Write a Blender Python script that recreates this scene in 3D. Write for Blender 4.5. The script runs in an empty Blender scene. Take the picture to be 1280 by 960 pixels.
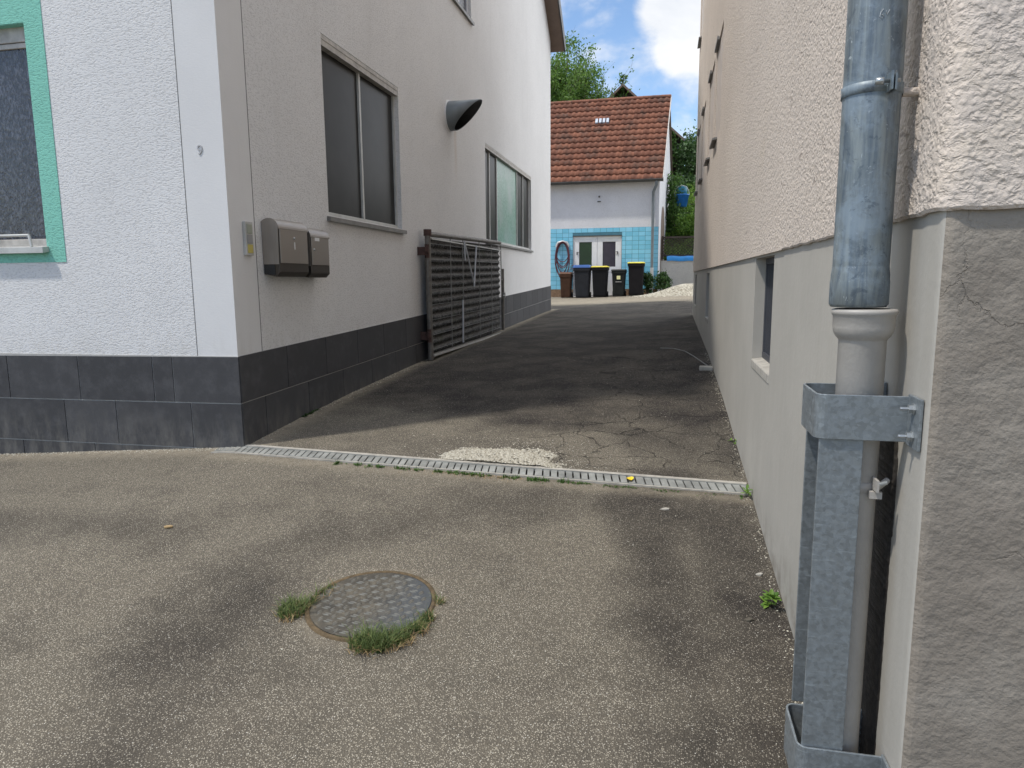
import bpy, math, random
import numpy as np
from mathutils import Vector, Matrix, noise
random.seed(7)
D = bpy.data
sc = bpy.context.scene
R = math.radians

# ------------------------------------------------------------------ camera
XA = np.array
_f, _cx, _cy = 870., 640., 480.
def _basis():
    dn = XA([690-_cx, 6300-_cy, _f]); dn /= np.linalg.norm(dn)
    y = -(dn[0]*(833-_cx)+dn[2]*_f)/dn[1]
    Y = XA([833-_cx, y, _f]); Y /= np.linalg.norm(Y)
    X = np.cross(Y, -dn)
    if X[0] < 0: X = -X
    return np.array([X, Y, -dn])
B = _basis()
cx_ = B @ XA([1, 0, 0]); cy_ = B @ XA([0, -1, 0]); cz_ = -(B @ XA([0, 0, 1]))
cam = D.cameras.new('camera'); co = D.objects.new('camera', cam); sc.collection.objects.link(co)
co.matrix_world = Matrix(((cx_[0], cy_[0], cz_[0], 0), (cx_[1], cy_[1], cz_[1], 0), (cx_[2], cy_[2], cz_[2], 0), (0, 0, 0, 1)))
cam.sensor_width = 36; cam.lens = _f/1280*36; cam.clip_start = .05; cam.clip_end = 2000
sc.camera = co

# ------------------------------------------------------------------ light
SUN_EL = 62.; SX, SY = 1.0, .72           # the way the light travels over the ground
w = D.worlds.new('World'); sc.world = w; w.use_nodes = True
wt = w.node_tree; wn = wt.nodes; wn.clear()
def wnode(t, **k):
    n = wn.new(t)
    for a, b in k.items(): setattr(n, a, b)
    return n
sky = wnode('ShaderNodeTexSky', sky_type='NISHITA', sun_disc=False)
sky.sun_elevation = R(SUN_EL); sky.sun_rotation = math.atan2(-SX, -SY)
sky.altitude = 400; sky.air_density = 1.0; sky.dust_density = .6; sky.ozone_density = 1.6
tc = wnode('ShaderNodeTexCoord')
def wmath(op, a, b=None, c=None):
    n = wnode('ShaderNodeMath', operation=op)
    for i, v in enumerate((a, b, c)):
        if v is None: continue
        if isinstance(v, (int, float)): n.inputs[i].default_value = v
        else: wt.links.new(v, n.inputs[i])
    return n.outputs[0]
mp = wnode('ShaderNodeMapping'); mp.inputs['Scale'].default_value = (1, 1, 1.7)
wt.links.new(tc.outputs['Generated'], mp.inputs[0])
def wnoise(scale, det, rough, dist=0):
    n = wnode('ShaderNodeTexNoise'); n.inputs['Scale'].default_value = scale; n.inputs['Detail'].default_value = det
    n.inputs['Roughness'].default_value = rough; n.inputs['Distortion'].default_value = dist
    wt.links.new(mp.outputs[0], n.inputs['Vector']); return n.outputs['Fac']
n1 = wnoise(9, 9, .55, .25)
n2 = wnoise(3.2, 6, .6)
def blob(c, r):                            # a cumulus standing in this direction of the sky
    v = wnode('ShaderNodeVectorMath', operation='DISTANCE'); wt.links.new(tc.outputs['Generated'], v.inputs[0])
    v.inputs[1].default_value = c
    return wmath('SUBTRACT', 1, wmath('DIVIDE', v.outputs['Value'], r))
bl = None
for c, r in [((.012, .948, .318), .050), ((.035, .95, .305), .055), ((-.012, .945, .330), .040), ((.012, .957, .29), .040), ((.04, .93, .36), .07)]:
    b_ = blob(c, r); bl = b_ if bl is None else wmath('MAXIMUM', bl, b_)
bl = wmath('MAXIMUM', bl, 0.0)
vfar = wnode('ShaderNodeVectorMath', operation='DISTANCE'); wt.links.new(tc.outputs['Generated'], vfar.inputs[0]); vfar.inputs[1].default_value = (-.05, .95, .30)
farm = wnode('ShaderNodeMapRange', interpolation_type='SMOOTHSTEP'); farm.inputs['From Min'].default_value = .15; farm.inputs['From Max'].default_value = .55; wt.links.new(vfar.outputs['Value'], farm.inputs['Value'])
wsep = wnode('ShaderNodeSeparateXYZ'); wt.links.new(tc.outputs['Generated'], wsep.inputs[0])
fary = wnode('ShaderNodeMapRange', interpolation_type='SMOOTHSTEP'); fary.inputs['From Min'].default_value = -.35; fary.inputs['From Max'].default_value = .25; wt.links.new(wmath('ADD', wsep.outputs[1], wmath('MULTIPLY', wsep.outputs[0], .3)), fary.inputs['Value'])
far_m = wmath('MULTIPLY', farm.outputs[0], fary.outputs[0])  # bright clouds added outside the view, as fill light for the walls
dens = wmath('ADD', wmath('ADD', wmath('MULTIPLY', n1, .85), wmath('MULTIPLY', n2, .55)), wmath('ADD', wmath('MULTIPLY', bl, .62), wmath('ADD', wmath('MULTIPLY', far_m, .36), wmath('MULTIPLY', farm.outputs[0], .05))))
mr = wnode('ShaderNodeMapRange', interpolation_type='SMOOTHSTEP')
mr.inputs['From Min'].default_value = .66; mr.inputs['From Max'].default_value = .95; wt.links.new(dens, mr.inputs['Value'])
mx = wnode('ShaderNodeMix', data_type='RGBA')
wt.links.new(mr.outputs[0], mx.inputs[0]); 
hs = wnode('ShaderNodeHueSaturation'); hs.inputs['Saturation'].default_value = 1.05; hs.inputs['Value'].default_value = 1.0
wt.links.new(sky.outputs[0], hs.inputs['Color']); wt.links.new(hs.outputs[0], mx.inputs[6])
ccr = wnode('ShaderNodeMix', data_type='RGBA')
wt.links.new(wmath('MULTIPLY', n1, 1.3), ccr.inputs[0]); ccr.inputs[6].default_value = (3.3, 3.6, 4.1, 1); ccr.inputs[7].default_value = (5.6, 5.6, 5.6, 1)
cvm = wnode('ShaderNodeVectorMath', operation='SCALE'); wt.links.new(ccr.outputs[2], cvm.inputs[0]); wt.links.new(wmath('ADD', 1, wmath('MULTIPLY', far_m, 1.5)), cvm.inputs['Scale'])
wt.links.new(cvm.outputs[0], mx.inputs[7])
bg = wnode('ShaderNodeBackground'); bg.inputs['Strength'].default_value = .15
wt.links.new(mx.outputs[2], bg.inputs[0]); wo = wnode('ShaderNodeOutputWorld'); wt.links.new(bg.outputs[0], wo.inputs[0])
sl = D.lights.new('sun', 'SUN'); sl.energy = 2.5; sl.angle = R(2.6); sl.color = (1, .945, .86)
so = D.objects.new('sun', sl); sc.collection.objects.link(so)
_h = math.hypot(SX, SY)
so.rotation_euler = Vector((SX/_h, SY/_h, -math.tan(R(SUN_EL)))).to_track_quat('-Z', 'Y').to_euler()
vs = sc.view_settings; vs.view_transform = 'Standard'; vs.look = 'None'; vs.gamma = 1; vs.exposure = .45
sc.cycles.max_bounces = 8; sc.cycles.diffuse_bounces = 5

# ------------------------------------------------------------------ material kit
class Mat:
    def __init__(s, name, rough=.8, metal=0., spec=.5):
        s.m = D.materials.new(name); s.m.use_nodes = True; s.t = s.m.node_tree; s.n = s.t.nodes
        s.b = s.n['Principled BSDF']; s.b.inputs['Roughness'].default_value = rough
        s.b.inputs['Metallic'].default_value = metal; s.b.inputs['Specular IOR Level'].default_value = spec
        s.tc = s.n.new('ShaderNodeTexCoord').outputs['Object']
    def L(s, a, b): s.t.links.new(a, b)
    def put(s, sock, v):
        if isinstance(v, (int, float)): sock.default_value = v
        elif isinstance(v, (tuple, list)): sock.default_value = tuple(v)+((1,) if len(v) == 3 and len(sock.default_value) == 4 else ())
        else: s.L(v, sock)
    def mapv(s, sc=(1, 1, 1), rot=(0, 0, 0), loc=(0, 0, 0), v=None):
        n = s.n.new('ShaderNodeMapping'); n.inputs['Scale'].default_value = sc; n.inputs['Rotation'].default_value = rot
        n.inputs['Location'].default_value = loc; s.L(v or s.tc, n.inputs[0]); return n.outputs[0]
    def noise(s, scale, det=4, rough=.55, dist=0, v=None, out='Fac'):
        n = s.n.new('ShaderNodeTexNoise'); n.inputs['Scale'].default_value = scale; n.inputs['Detail'].default_value = det
        n.inputs['Roughness'].default_value = rough; n.inputs['Distortion'].default_value = dist
        s.L(v or s.tc, n.inputs['Vector']); return n.outputs[out]
    def vor(s, scale, feat='F1', out='Distance', v=None, rand=1):
        n = s.n.new('ShaderNodeTexVoronoi'); n.feature = feat; n.inputs['Scale'].default_value = scale
        n.inputs['Randomness'].default_value = rand
        s.L(v or s.tc, n.inputs['Vector']); return n.outputs[out]
    def math(s, op, a, b=None, c=None, clamp=False):
        n = s.n.new('ShaderNodeMath'); n.operation = op; n.use_clamp = clamp
        for i, x in enumerate((a, b, c)):
            if x is not None: s.put(n.inputs[i], x)
        return n.outputs[0]
    def ramp(s, v, lo, hi, a=0., b=1., smooth=True):
        n = s.n.new('ShaderNodeMapRange'); n.interpolation_type = 'SMOOTHSTEP' if smooth else 'LINEAR'
        s.put(n.inputs['Value'], v)
        for k, x in zip(('From Min', 'From Max', 'To Min', 'To Max'), (lo, hi, a, b)): n.inputs[k].default_value = x
        return n.outputs[0]
    def mix(s, f, a, b, mode='MIX'):
        n = s.n.new('ShaderNodeMix'); n.data_type = 'RGBA'; n.blend_type = mode
        s.put(n.inputs[0], f); s.put(n.inputs[6], a); s.put(n.inputs[7], b); return n.outputs[2]
    def attr(s, name, out='Fac'):
        n = s.n.new('ShaderNodeAttribute'); n.attribute_name = name; return n.outputs[out]
    def sep(s, v=None):
        n = s.n.new('ShaderNodeSeparateXYZ'); s.L(v or s.tc, n.inputs[0]); return n.outputs
    def col(s, v): s.put(s.b.inputs['Base Color'], v); return s
    def rgh(s, v): s.put(s.b.inputs['Roughness'], v); return s
    def bump(s, h, dist=.005, strength=1., normal=None):
        n = s.n.new('ShaderNodeBump'); n.inputs['Distance'].default_value = dist; s.put(n.inputs['Strength'], strength)
        s.L(h, n.inputs['Height'])
        if normal: s.L(normal, n.inputs['Normal'])
        s.L(n.outputs[0], s.b.inputs['Normal']); return n.outputs[0]

def simple(name, c, rough=.7, metal=0., var=.12, scale=6., bumpd=0., spec=.5):
    m = Mat(name, rough, metal, spec)
    nz = m.noise(scale, 6, .6)
    m.col(m.mix(m.ramp(nz, .25, .75), tuple(x*(1-var) for x in c), tuple(min(1, x*(1+var)) for x in c)))
    if bumpd: m.bump(m.noise(scale*12, 4), bumpd)
    return m.m

def plaster(name, c, scale=1., depth=.0035, dirt=.12, corner=None, groove=.5, wst=1.):
    """scraped render: grains with worm grooves; corner = function giving the smooth trim mask"""
    m = Mat(name, .9, 0, .25)
    g = m.noise(75*scale, 5, .65, 0)
    v = m.mapv(sc=(1, 1, 1), rot=(R(30), R(35), R(20)))
    v2 = m.mapv(sc=(42*scale*wst, 42*scale*wst, 95*scale), rot=(R(8), R(12), 0))
    worm = m.ramp(m.noise(1., 3, .6, .25, v=v2), .36, .56)
    gr = m.ramp(m.vor(120*scale, v=m.tc), .0, .55, 1, 0)
    h = m.math('ADD', m.math('MULTIPLY', m.math('ADD', m.math('MULTIPLY', g, .72), m.math('MULTIPLY', gr, .28)), 1-groove), m.math('MULTIPLY', worm, groove))
    big = m.noise(.9, 5, .6); mid = m.noise(6, 5, .6)
    colr = m.mix(m.ramp(big, .3, .75), tuple(x*(1-dirt) for x in c), c)
    colr = m.mix(m.ramp(mid, .3, .8, 0, .10), colr, tuple(x*.75 for x in c))
    colr = m.mix(m.ramp(h, .18, .48, .30, 0), colr, tuple(x*.45 for x in c))
    st = 1.
    if corner:
        mask, line = corner(m)
        st = m.math('SUBTRACT', 1, m.math('MULTIPLY', mask, .85))
        colr = m.mix(mask, colr, m.mix(m.ramp(big, .3, .7), tuple(x*.9 for x in c), tuple(x*.97 for x in c)))
        colr = m.mix(line, colr, (.08, .08, .08))
    m.col(colr); m.bump(h, depth, st)
    return m

def lb_corner(m):      # left building: smooth corner trim and its two expansion joints (object origin is world origin here)
    x, y, z = m.sep()
    sx = m.ramp(x, -2.998, -2.992, 0, 1, False); sy = m.ramp(y, 4.278, 4.288, 1, 0, False)
    front = m.math('LESS_THAN', y, 4.02)
    mask = m.math('MULTIPLY', m.math('ADD', m.math('MULTIPLY', front, sx), m.math('MULTIPLY', m.math('SUBTRACT', 1, front), sy)), 1., clamp=True)
    l1 = m.math('MULTIPLY', front, m.math('LESS_THAN', m.math('ABSOLUTE', m.math('ADD', x, 2.995)), .0035))
    l2 = m.math('MULTIPLY', m.math('SUBTRACT', 1, front), m.math('LESS_THAN', m.math('ABSOLUTE', m.math('SUBTRACT', y, 4.283)), .0045))
    return mask, m.math('MULTIPLY', m.math('ADD', l1, l2), .85, clamp=True)

M = {}
_p = plaster('white_render', (.735, .73, .725), 1.15, .0026, .07, lb_corner)
# faint dribble of rust below the vent, real stain on the wall
def _rust(m, base):
    x, y, z = m.sep()
    a = m.math('SUBTRACT', 1, m.ramp(m.math('ABSOLUTE', m.math('SUBTRACT', y, m.math('ADD', 8.93, m.math('MULTIPLY', m.noise(3), .08)))), .0, .10))
    b = m.math('MULTIPLY', m.ramp(z, 1.1, 1.85), m.math('LESS_THAN', z, 1.9))
    return m.mix(m.math('MULTIPLY', m.math('MULTIPLY', a, b), .28), base, (.45, .30, .18))
_old = _p.b.inputs['Base Color'].links[0].from_socket
_o2 = _rust(_p, _old); _px, _py, _pz = _p.sep()
_dm = _p.math('MULTIPLY', _p.ramp(_pz, -.50, -.28, 1, 0), _p.ramp(_p.noise(1, 5, .7, v=_p.mapv(sc=(7, 7, 2))), .4, .7, 0, .35))
_o2 = _p.mix(_dm, _o2, (.42, .40, .36))
_stk = _p.ramp(_p.noise(1, 5, .7, v=_p.mapv(sc=(5, 5, .35))), .52, .8, 0, .16)
_p.col(_p.mix(_stk, _o2, (.45, .44, .42))); M['white'] = _p.m
M['turq'] = plaster('turquoise_render', (.25, .60, .49), 1.15, .003, .08).m
_pk = plaster('pink_beige_render', (.62, .545, .475), .62, .0085, .10, groove=.20, wst=1.6); M['pink'] = _pk.m
_x, _y, _z = _pk.sep()
_c = _pk.b.inputs['Base Color'].links[0].from_socket
_sc = _pk.ramp(_pk.noise(1., 2, .5, 1.2, v=_pk.mapv(sc=(9, 5, 16), rot=(R(-50), R(35), 0))), .70, .735, 0, .55)
_c = _pk.mix(_sc, _c, (.25, .21, .18))
_c = _pk.mix(_pk.ramp(_pk.noise(2.3, 6, .7), .55, .8, 0, .35), _c, (.62, .52, .36)); _pk.col(_c)

def greywall():
    m = Mat('grey_plinth_paint', .75, 0, .35); c = (.42, .400, .358)
    x, y, z = m.sep()
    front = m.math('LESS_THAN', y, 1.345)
    lump = m.noise(46, 5, .6, 0); fine = m.noise(120, 4, .6); soft = m.noise(8, 3, .5, 0)
    cell = m.vor(2.6, 'DISTANCE_TO_EDGE', v=m.mapv(sc=(1, 1, .8), loc=(.3, 0, .2)))
    wob = m.noise(14, 5, .6, out='Color')
    vv = m.n.new('ShaderNodeVectorMath'); vv.operation = 'MULTIPLY_ADD'; m.L(wob, vv.inputs[0]); vv.inputs[1].default_value = (.12, .12, .12); m.L(m.tc, vv.inputs[2])
    cr = m.vor(3.4, 'DISTANCE_TO_EDGE', v=vv.outputs[0])
    crm = m.math('MULTIPLY', m.ramp(cr, .002, .009, 1, 0), m.ramp(m.noise(1.7, 2), .47, .56))
    crm = m.math('MULTIPLY', crm, m.math('ADD', .12, m.math('MULTIPLY', front, .88)))
    h = m.math('ADD', m.math('MULTIPLY', lump, .6), m.math('ADD', m.math('MULTIPLY', soft, 1.1), m.math('MULTIPLY', fine, .15)))
    hf = m.math('SUBTRACT', h, m.math('MULTIPLY', crm, .3))
    brush = m.noise(1, 5, .6, v=m.mapv(sc=(30, 30, 3)))
    cc = m.mix(m.ramp(m.noise(1.3, 6, .65), .3, .7), tuple(k*.88 for k in c), c)
    cc = m.mix(m.ramp(brush, .4, .8, 0, .22), cc, (.47, .46, .43))
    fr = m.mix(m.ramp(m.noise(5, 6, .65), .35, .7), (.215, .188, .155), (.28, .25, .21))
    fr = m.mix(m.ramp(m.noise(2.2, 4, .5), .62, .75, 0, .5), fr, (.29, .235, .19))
    cc = m.mix(front, cc, fr)  # same paint, but the front face is coloured darker for its grazing light
    cc = m.mix(m.math('MULTIPLY', crm, .22), cc, (.1, .09, .08))
    # splash dirt near the ground
    cc = m.mix(m.math('MULTIPLY', m.ramp(z, -1.25, -.95, 1, 0), m.ramp(m.noise(9, 5, .7), .35, .7)), cc, (.22, .20, .17))
    m.col(cc)
    st = m.math('ADD', .16, m.math('MULTIPLY', front, .84)); m.bump(hf, .009, st)
    return m.m
M['grey'] = greywall()

def asphalt():
    m = Mat('exposed_aggregate_asphalt', .92, 0, .3)
    stain = m.attr('stain'); dust = m.attr('dust'); crack = m.attr('crack')
    x, y, z = m.sep()
    v = m.mapv(sc=(1, 1, .2))
    cA = m.vor(195, out='Color', v=v); dA = m.vor(195, v=v)
    s_ = m.n.new('ShaderNodeSeparateColor'); m.L(cA, s_.inputs[0]); r1, r2 = s_.outputs[0], s_.outputs[1]
    dB = m.vor(440, v=v); cB = m.n.new('ShaderNodeSeparateColor'); m.L(m.vor(440, out='Color', v=v), cB.inputs[0])
    n_ = m.noise(2.2, 8, .65); n3 = m.noise(18, 6, .7)
    # share of pale stones falls where the surface is stained
    tone = m.math('ADD', m.math('MULTIPLY', stain, .85), m.math('MULTIPLY', m.ramp(n_, .3, .75, -.22, .30), 1.), clamp=True)
    stone = m.mix(r2, (.22, .192, .145), (.52, .475, .385))
    stone = m.mix(m.math('MULTIPLY', tone, .72), stone, (.085, .073, .063))
    bind = m.mix(tone, (.104, .092, .072), (.018, .015, .013))
    sm = m.math('MULTIPLY', m.ramp(dA, .25, .5, 1, 0), m.math('GREATER_THAN', r1, m.math('ADD', .30, m.math('MULTIPLY', tone, .34))))
    c = m.mix(sm, bind, stone)
    sm2 = m.math('MULTIPLY', m.ramp(dB, .25, .5, 1, 0), m.math('GREATER_THAN', cB.outputs[0], .66))
    c = m.mix(m.math('MULTIPLY', sm2, .55), c, m.mix(tone, (.23, .20, .152), (.08, .069, .061)))
    white = m.math('MULTIPLY', m.math('GREATER_THAN', r1, .965), m.ramp(dA, .2, .42, 1, 0))
    c = m.mix(m.math('MULTIPLY', white, .85), c, (.62, .60, .54))
    c = m.mix(m.ramp(n3, .42, .75, 0, .30), c, m.mix(tone, (.16, .138, .104), (.040, .034, .030)))
    c = m.mix(m.math('MULTIPLY', dust, m.ramp(n3, .3, .6, .3, 1)), c, (.30, .26, .195))
    wob = m.noise(9, 6, .6, out='Color')
    vv = m.n.new('ShaderNodeVectorMath'); vv.operation = 'MULTIPLY_ADD'; m.L(wob, vv.inputs[0]); vv.inputs[1].default_value = (.22, .22, 0); m.L(m.tc, vv.inputs[2])
    cr = m.vor(3.3, 'DISTANCE_TO_EDGE', v=m.mapv(sc=(1, 1, 0), v=vv.outputs[0]))
    crm = m.math('MULTIPLY', m.ramp(cr, .005, .014, 1, 0), m.math('MULTIPLY', crack, m.ramp(m.noise(2.4, 2), .38, .5)))
    c = m.mix(m.math('MULTIPLY', crm, .85), c, (.018, .015, .013))
    m.col(c)
    h = m.math('SUBTRACT', m.math('ADD', m.math('MULTIPLY', m.math('SUBTRACT', 1, dA), .8), m.math('MULTIPLY', n3, .8)), m.math('MULTIPLY', crm, 2.5))
    m.bump(h, .0045)
    return m.m
M['asphalt'] = asphalt()

def tilemat(name, ca, cb, rough, attr='rnd', bumpd=0., spec=.5, dirt=None):
    m = Mat(name, rough, 0, spec); r = m.attr(attr)
    c = m.mix(r, ca, cb)
    nz = m.noise(7, 6, .7); c = m.mix(m.ramp(nz, .35, .8, 0, .25), c, tuple(min(1, x*1.5+.02) for x in ca))
    if dirt: c = m.mix(m.ramp(m.noise(1.6, 6, .7), .48, .68, 0, .75), c, dirt)
    m.col(c); m.rgh(m.ramp(nz, .3, .7, rough*.85, min(1, rough*1.15)))
    if bumpd: m.bump(m.noise(90, 4, .6), bumpd)
    return m.m
def plinthmat():
    m = Mat('anthracite_tile', .45, 0, .2); r = m.attr('rnd')
    c = m.mix(r, (.052, .052, .055), (.070, .070, .074))
    br = m.noise(1, 6, .7, v=m.mapv(sc=(8, 8, 8))); c = m.mix(m.ramp(br, .4, .75, 0, .5), c, (.12, .12, .125))
    x, y, z = m.sep()
    c = m.mix(m.math('MULTIPLY', m.ramp(z, -1.12, -.78, 1, 0), m.ramp(m.noise(1, 5, .7, v=m.mapv(sc=(9, 9, 3))), .38, .7, 0, .55)), c, (.20, .19, .17))
    m.col(c); m.rgh(m.ramp(br, .3, .7, .65, .85)); m.bump(m.noise(160, 3), .0006); return m.m
M['plinth'] = plinthmat()
M['grout'] = simple('grey_grout', (.40, .39, .37), .9)
M['roof_tile'] = tilemat('red_clay_pantile', (.14, .055, .033), (.24, .098, .057), .8, dirt=(.085, .055, .042), bumpd=.002, spec=.3)
M['turq_tile'] = tilemat('glazed_turquoise_tile', (.15, .46, .62), (.24, .57, .74), .22)
M['house_white'] = plaster('smooth_white_render', (.68, .68, .70), .8, .002, .12).m

def galv(name, c=(.235, .262, .278), rough=.42):
    m = Mat(name, rough, .55, .5)
    v = m.vor(130, out='Color'); sv = m.n.new('ShaderNodeSeparateColor'); m.L(v, sv.inputs[0])
    sp = m.noise(60, 6, .7, .5); st = m.noise(1, 5, .65, .5, v=m.mapv(sc=(14, 14, 110), rot=(R(12), R(20), 0)))
    cc = m.mix(sv.outputs[0], tuple(x*.84 for x in c), tuple(x*1.1 for x in c))
    cc = m.mix(m.ramp(sp, .45, .7, 0, .35), cc, tuple(x*1.45 for x in c))
    cc = m.mix(m.ramp(st, .58, .72, 0, .5), cc, (.42, .48, .52))
    m.col(cc); m.rgh(m.ramp(sp, .3, .7, rough*.8, rough*1.5)); m.bump(sp, .0004); return m.m
M['galv'] = galv('galvanised_steel')
def zinc():
    m = Mat('weathered_zinc', .45, .35, .5)
    st = m.noise(1, 6, .65, .6, v=m.mapv(sc=(55, 55, 4.5))); bl = m.noise(11, 6, .7, .4); fi = m.noise(90, 5, .7)
    x, y, z = m.sep()
    c = m.mix(m.ramp(st, .32, .68), (.095, .125, .155), (.235, .265, .265))
    c = m.mix(m.ramp(bl, .46, .66, 0, .6), c, (.27, .34, .40))
    c = m.mix(m.math('MULTIPLY', m.ramp(z, .30, .04), m.ramp(m.noise(20, 6, .75, .8), .44, .62)), c, (.33, .45, .58))
    c = m.mix(m.math('MULTIPLY', m.ramp(z, .30, -.05, 0, .8), 1.), c, m.mix(bl, (.08, .13, .20), (.24, .34, .46)))
    c = m.mix(m.ramp(fi, .60, .74, 0, .5), c, (.50, .54, .56))
    scr = m.ramp(m.noise(1, 4, .7, 1.5, v=m.mapv(sc=(60, 60, 18), rot=(R(25), 0, R(30)))), .68, .71, 0, .6); c = m.mix(scr, c, (.55, .60, .62))
    c = m.mix(m.ramp(m.noise(26, 5, .75, .5), .56, .66, 0, .55), c, (.055, .075, .10))
    m.col(c); m.rgh(m.ramp(bl, .3, .7, .34, .62)); m.bump(st, .0006); return m.m
M['zinc'] = zinc()
M['grey_pipe'] = simple('grey_painted_iron', (.36, .34, .31), .5, 0, .10, 14, .0006)
M['bolt'] = simple('bright_zinc_bolt', (.42, .44, .44), .3, .7)
M['rubber'] = simple('black_plastic', (.02, .021, .022), .45)
M['dark_window'] = simple('grey_filmed_glass', (.022, .0215, .020), .34, 0, .35, 2.2, spec=.16)
M['al_frame'] = simple('pale_aluminium', (.50, .50, .48), .45, .2, .12, 8)
M['white_frame'] = simple('white_plastic', (.72, .72, .72), .35, 0, .05)
M['dirty_frame'] = simple('weathered_grey_frame', (.42, .40, .37), .6, 0, .25, 14)
M['sill'] = simple('grey_metal_sill', (.20, .195, .185), .5, .2, .2, 9)
M['soffit'] = simple('brown_soffit', (.16, .115, .09), .7)
M['darkmetal'] = simple('dark_metal', (.07, .07, .07), .5, .3)
def ornglass():
    m = Mat('ornamental_glass', .14, 0, .6)
    v = m.mapv(sc=(60, 60, 36), rot=(0, R(38), 0)); n = m.noise(1, 3, .6, .8, v=v)
    cc = m.mix(m.ramp(n, .42, .72), (.022, .022, .030), (.10, .105, .13))
    m.col(cc); m.bump(n, .004); return m.m
M['orn'] = ornglass()
def curtain():
    m = Mat('green_patterned_glass', .3, 0, .5)
    n = m.noise(1, 5, .6, 1.0, v=m.mapv(sc=(30, 30, 40))); g = m.noise(2.2, 3)
    c = m.mix(m.ramp(n, .4, .6), (.12, .27, .21), (.30, .46, .40)); c = m.mix(m.ramp(g, .4, .7), c, (.33, .42, .40)); m.col(c); return m.m
M['curtain'] = curtain()
def brushed(name, c):
    m = Mat(name, .36, .75, .5); n = m.noise(1, 5, .6, v=m.mapv(sc=(120, 120, 4)))
    m.col(m.mix(n, tuple(x*.85 for x in c), tuple(x*1.12 for x in c))); m.rgh(m.ramp(n, .3, .7, .28, .44)); return m.m
M['steel'] = brushed('brushed_dark_steel', (.36, .33, .30))
M['steel_dark'] = brushed('brown_black_steel', (.09, .08, .07))
def gatemat():
    m = Mat('weathered_reed_panel', .85, 0, .2); x, y, z = m.sep()
    fib = m.noise(1, 6, .75, .3, v=m.mapv(sc=(4, 9, 90))); ver = m.noise(1, 5, .75, v=m.mapv(sc=(30, 26, 9))); big = m.noise(2.1, 5, .6)
    bandm = m.math('SINE', m.math('MULTIPLY', m.math('ADD', z, m.math('MULTIPLY', y, -.016)), 68.)); c = m.mix(m.ramp(m.math('ADD', fib, m.math('MULTIPLY', bandm, .10)), .38, .68), (.008, .0078, .0075), (.165, .16, .155))
    c = m.mix(m.ramp(ver, .48, .70, 0, .6), c, (.20, .20, .19))
    up = m.ramp(z, -.25, -.05, 1, 0); c = m.mix(m.math('MULTIPLY', m.math('MULTIPLY', up, m.ramp(big, .4, .58)), m.ramp(fib, .42, .55, 0, .75)), c, (.26, .29, .33))
    c = m.mix(m.ramp(m.noise(3.4, 3), .58, .7, 0, .5), c, (.045, .05, .03))
    m.col(c); m.bump(fib, .006); return m.m
M['gate_panel'] = gatemat()
M['gate_frame'] = simple('dirty_grey_steel_tube', (.16, .15, .135), .6, .3, .3, 18)
M['rust'] = simple('rusty_red_iron', (.075, .042, .036), .8, .1, .35, 30)
M['mesh_wire'] = simple('old_wire', (.25, .25, .24), .6, .3)
M['white_wire'] = simple('pale_wire', (.60, .62, .66), .5)
M['binder'] = simple('grate_steel', (.235, .24, .225), .65, .2, .38, 7)
M['pit'] = simple('dark_pit_soil', (.085, .075, .058), .95, 0, .4, 30)
M['concrete'] = simple('old_concrete', (.36, .34, .30), .9, 0, .2, 20, .002)
M['moss'] = simple('moss_soil', (.12, .085, .045), .95, 0, .4, 40, .004)
def stonemat(name, a, b_):
    m = Mat(name, .9, 0, .3); m.col(m.mix(m.attr('rnd'), a, b_)); return m.m
M['gravel'] = stonemat('pale_gravel', (.28, .255, .20), (.54, .51, .43))
def leafmat(name, a, b_, tr=.35):
    m = Mat(name, .55, 0, .35); r = m.attr('rnd'); c = m.mix(r, a, b_); m.col(c)
    t = m.n.new('ShaderNodeBsdfTranslucent'); m.L(c, t.inputs[0]); a_ = m.n.new('ShaderNodeMixShader'); a_.inputs[0].default_value = tr
    m.L(m.b.outputs[0], a_.inputs[1]); m.L(t.outputs[0], a_.inputs[2]); m.L(a_.outputs[0], m.n['Material Output'].inputs[0]); return m.m
M['leaf'] = leafmat('green_leaf', (.035, .085, .018), (.11, .21, .04))
M['leaf_dark'] = leafmat('dark_leaf', (.018, .045, .012), (.055, .12, .028), .25)
M['leaf_light'] = leafmat('bright_leaf', (.07, .16, .022), (.22, .36, .06))
M['leaf_mid'] = leafmat('fresh_tree_leaf', (.045, .11, .018), (.15, .26, .045))
M['grass'] = leafmat('grass_blade', (.04, .075, .02), (.19, .24, .08))
M['straw'] = leafmat('dry_straw', (.26, .17, .08), (.45, .33, .17), .15)
M['bark'] = simple('grey_brown_bark', (.11, .085, .06), .9, 0, .3, 12, .01)
def checker():
    m = Mat('worn_checker_plate', .45, .6, .5); n = m.noise(9, 6, .6); f = m.noise(70, 5, .7)
    x, y, z = m.sep()
    c = m.mix(m.ramp(n, .35, .65), (.085, .08, .07), (.155, .138, .108))
    c = m.mix(m.ramp(x, -.02, .16, 0, .75), c, (.095, .11, .125))
    c = m.mix(m.ramp(f, .5, .75, 0, .35), c, (.32, .29, .22)); m.col(c); m.rgh(m.ramp(f, .3, .7, .38, .62)); return m.m
M['checker'] = checker()
M['checker_lug'] = simple('polished_lug', (.25, .235, .20), .42, .5, .15, 40)

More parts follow.
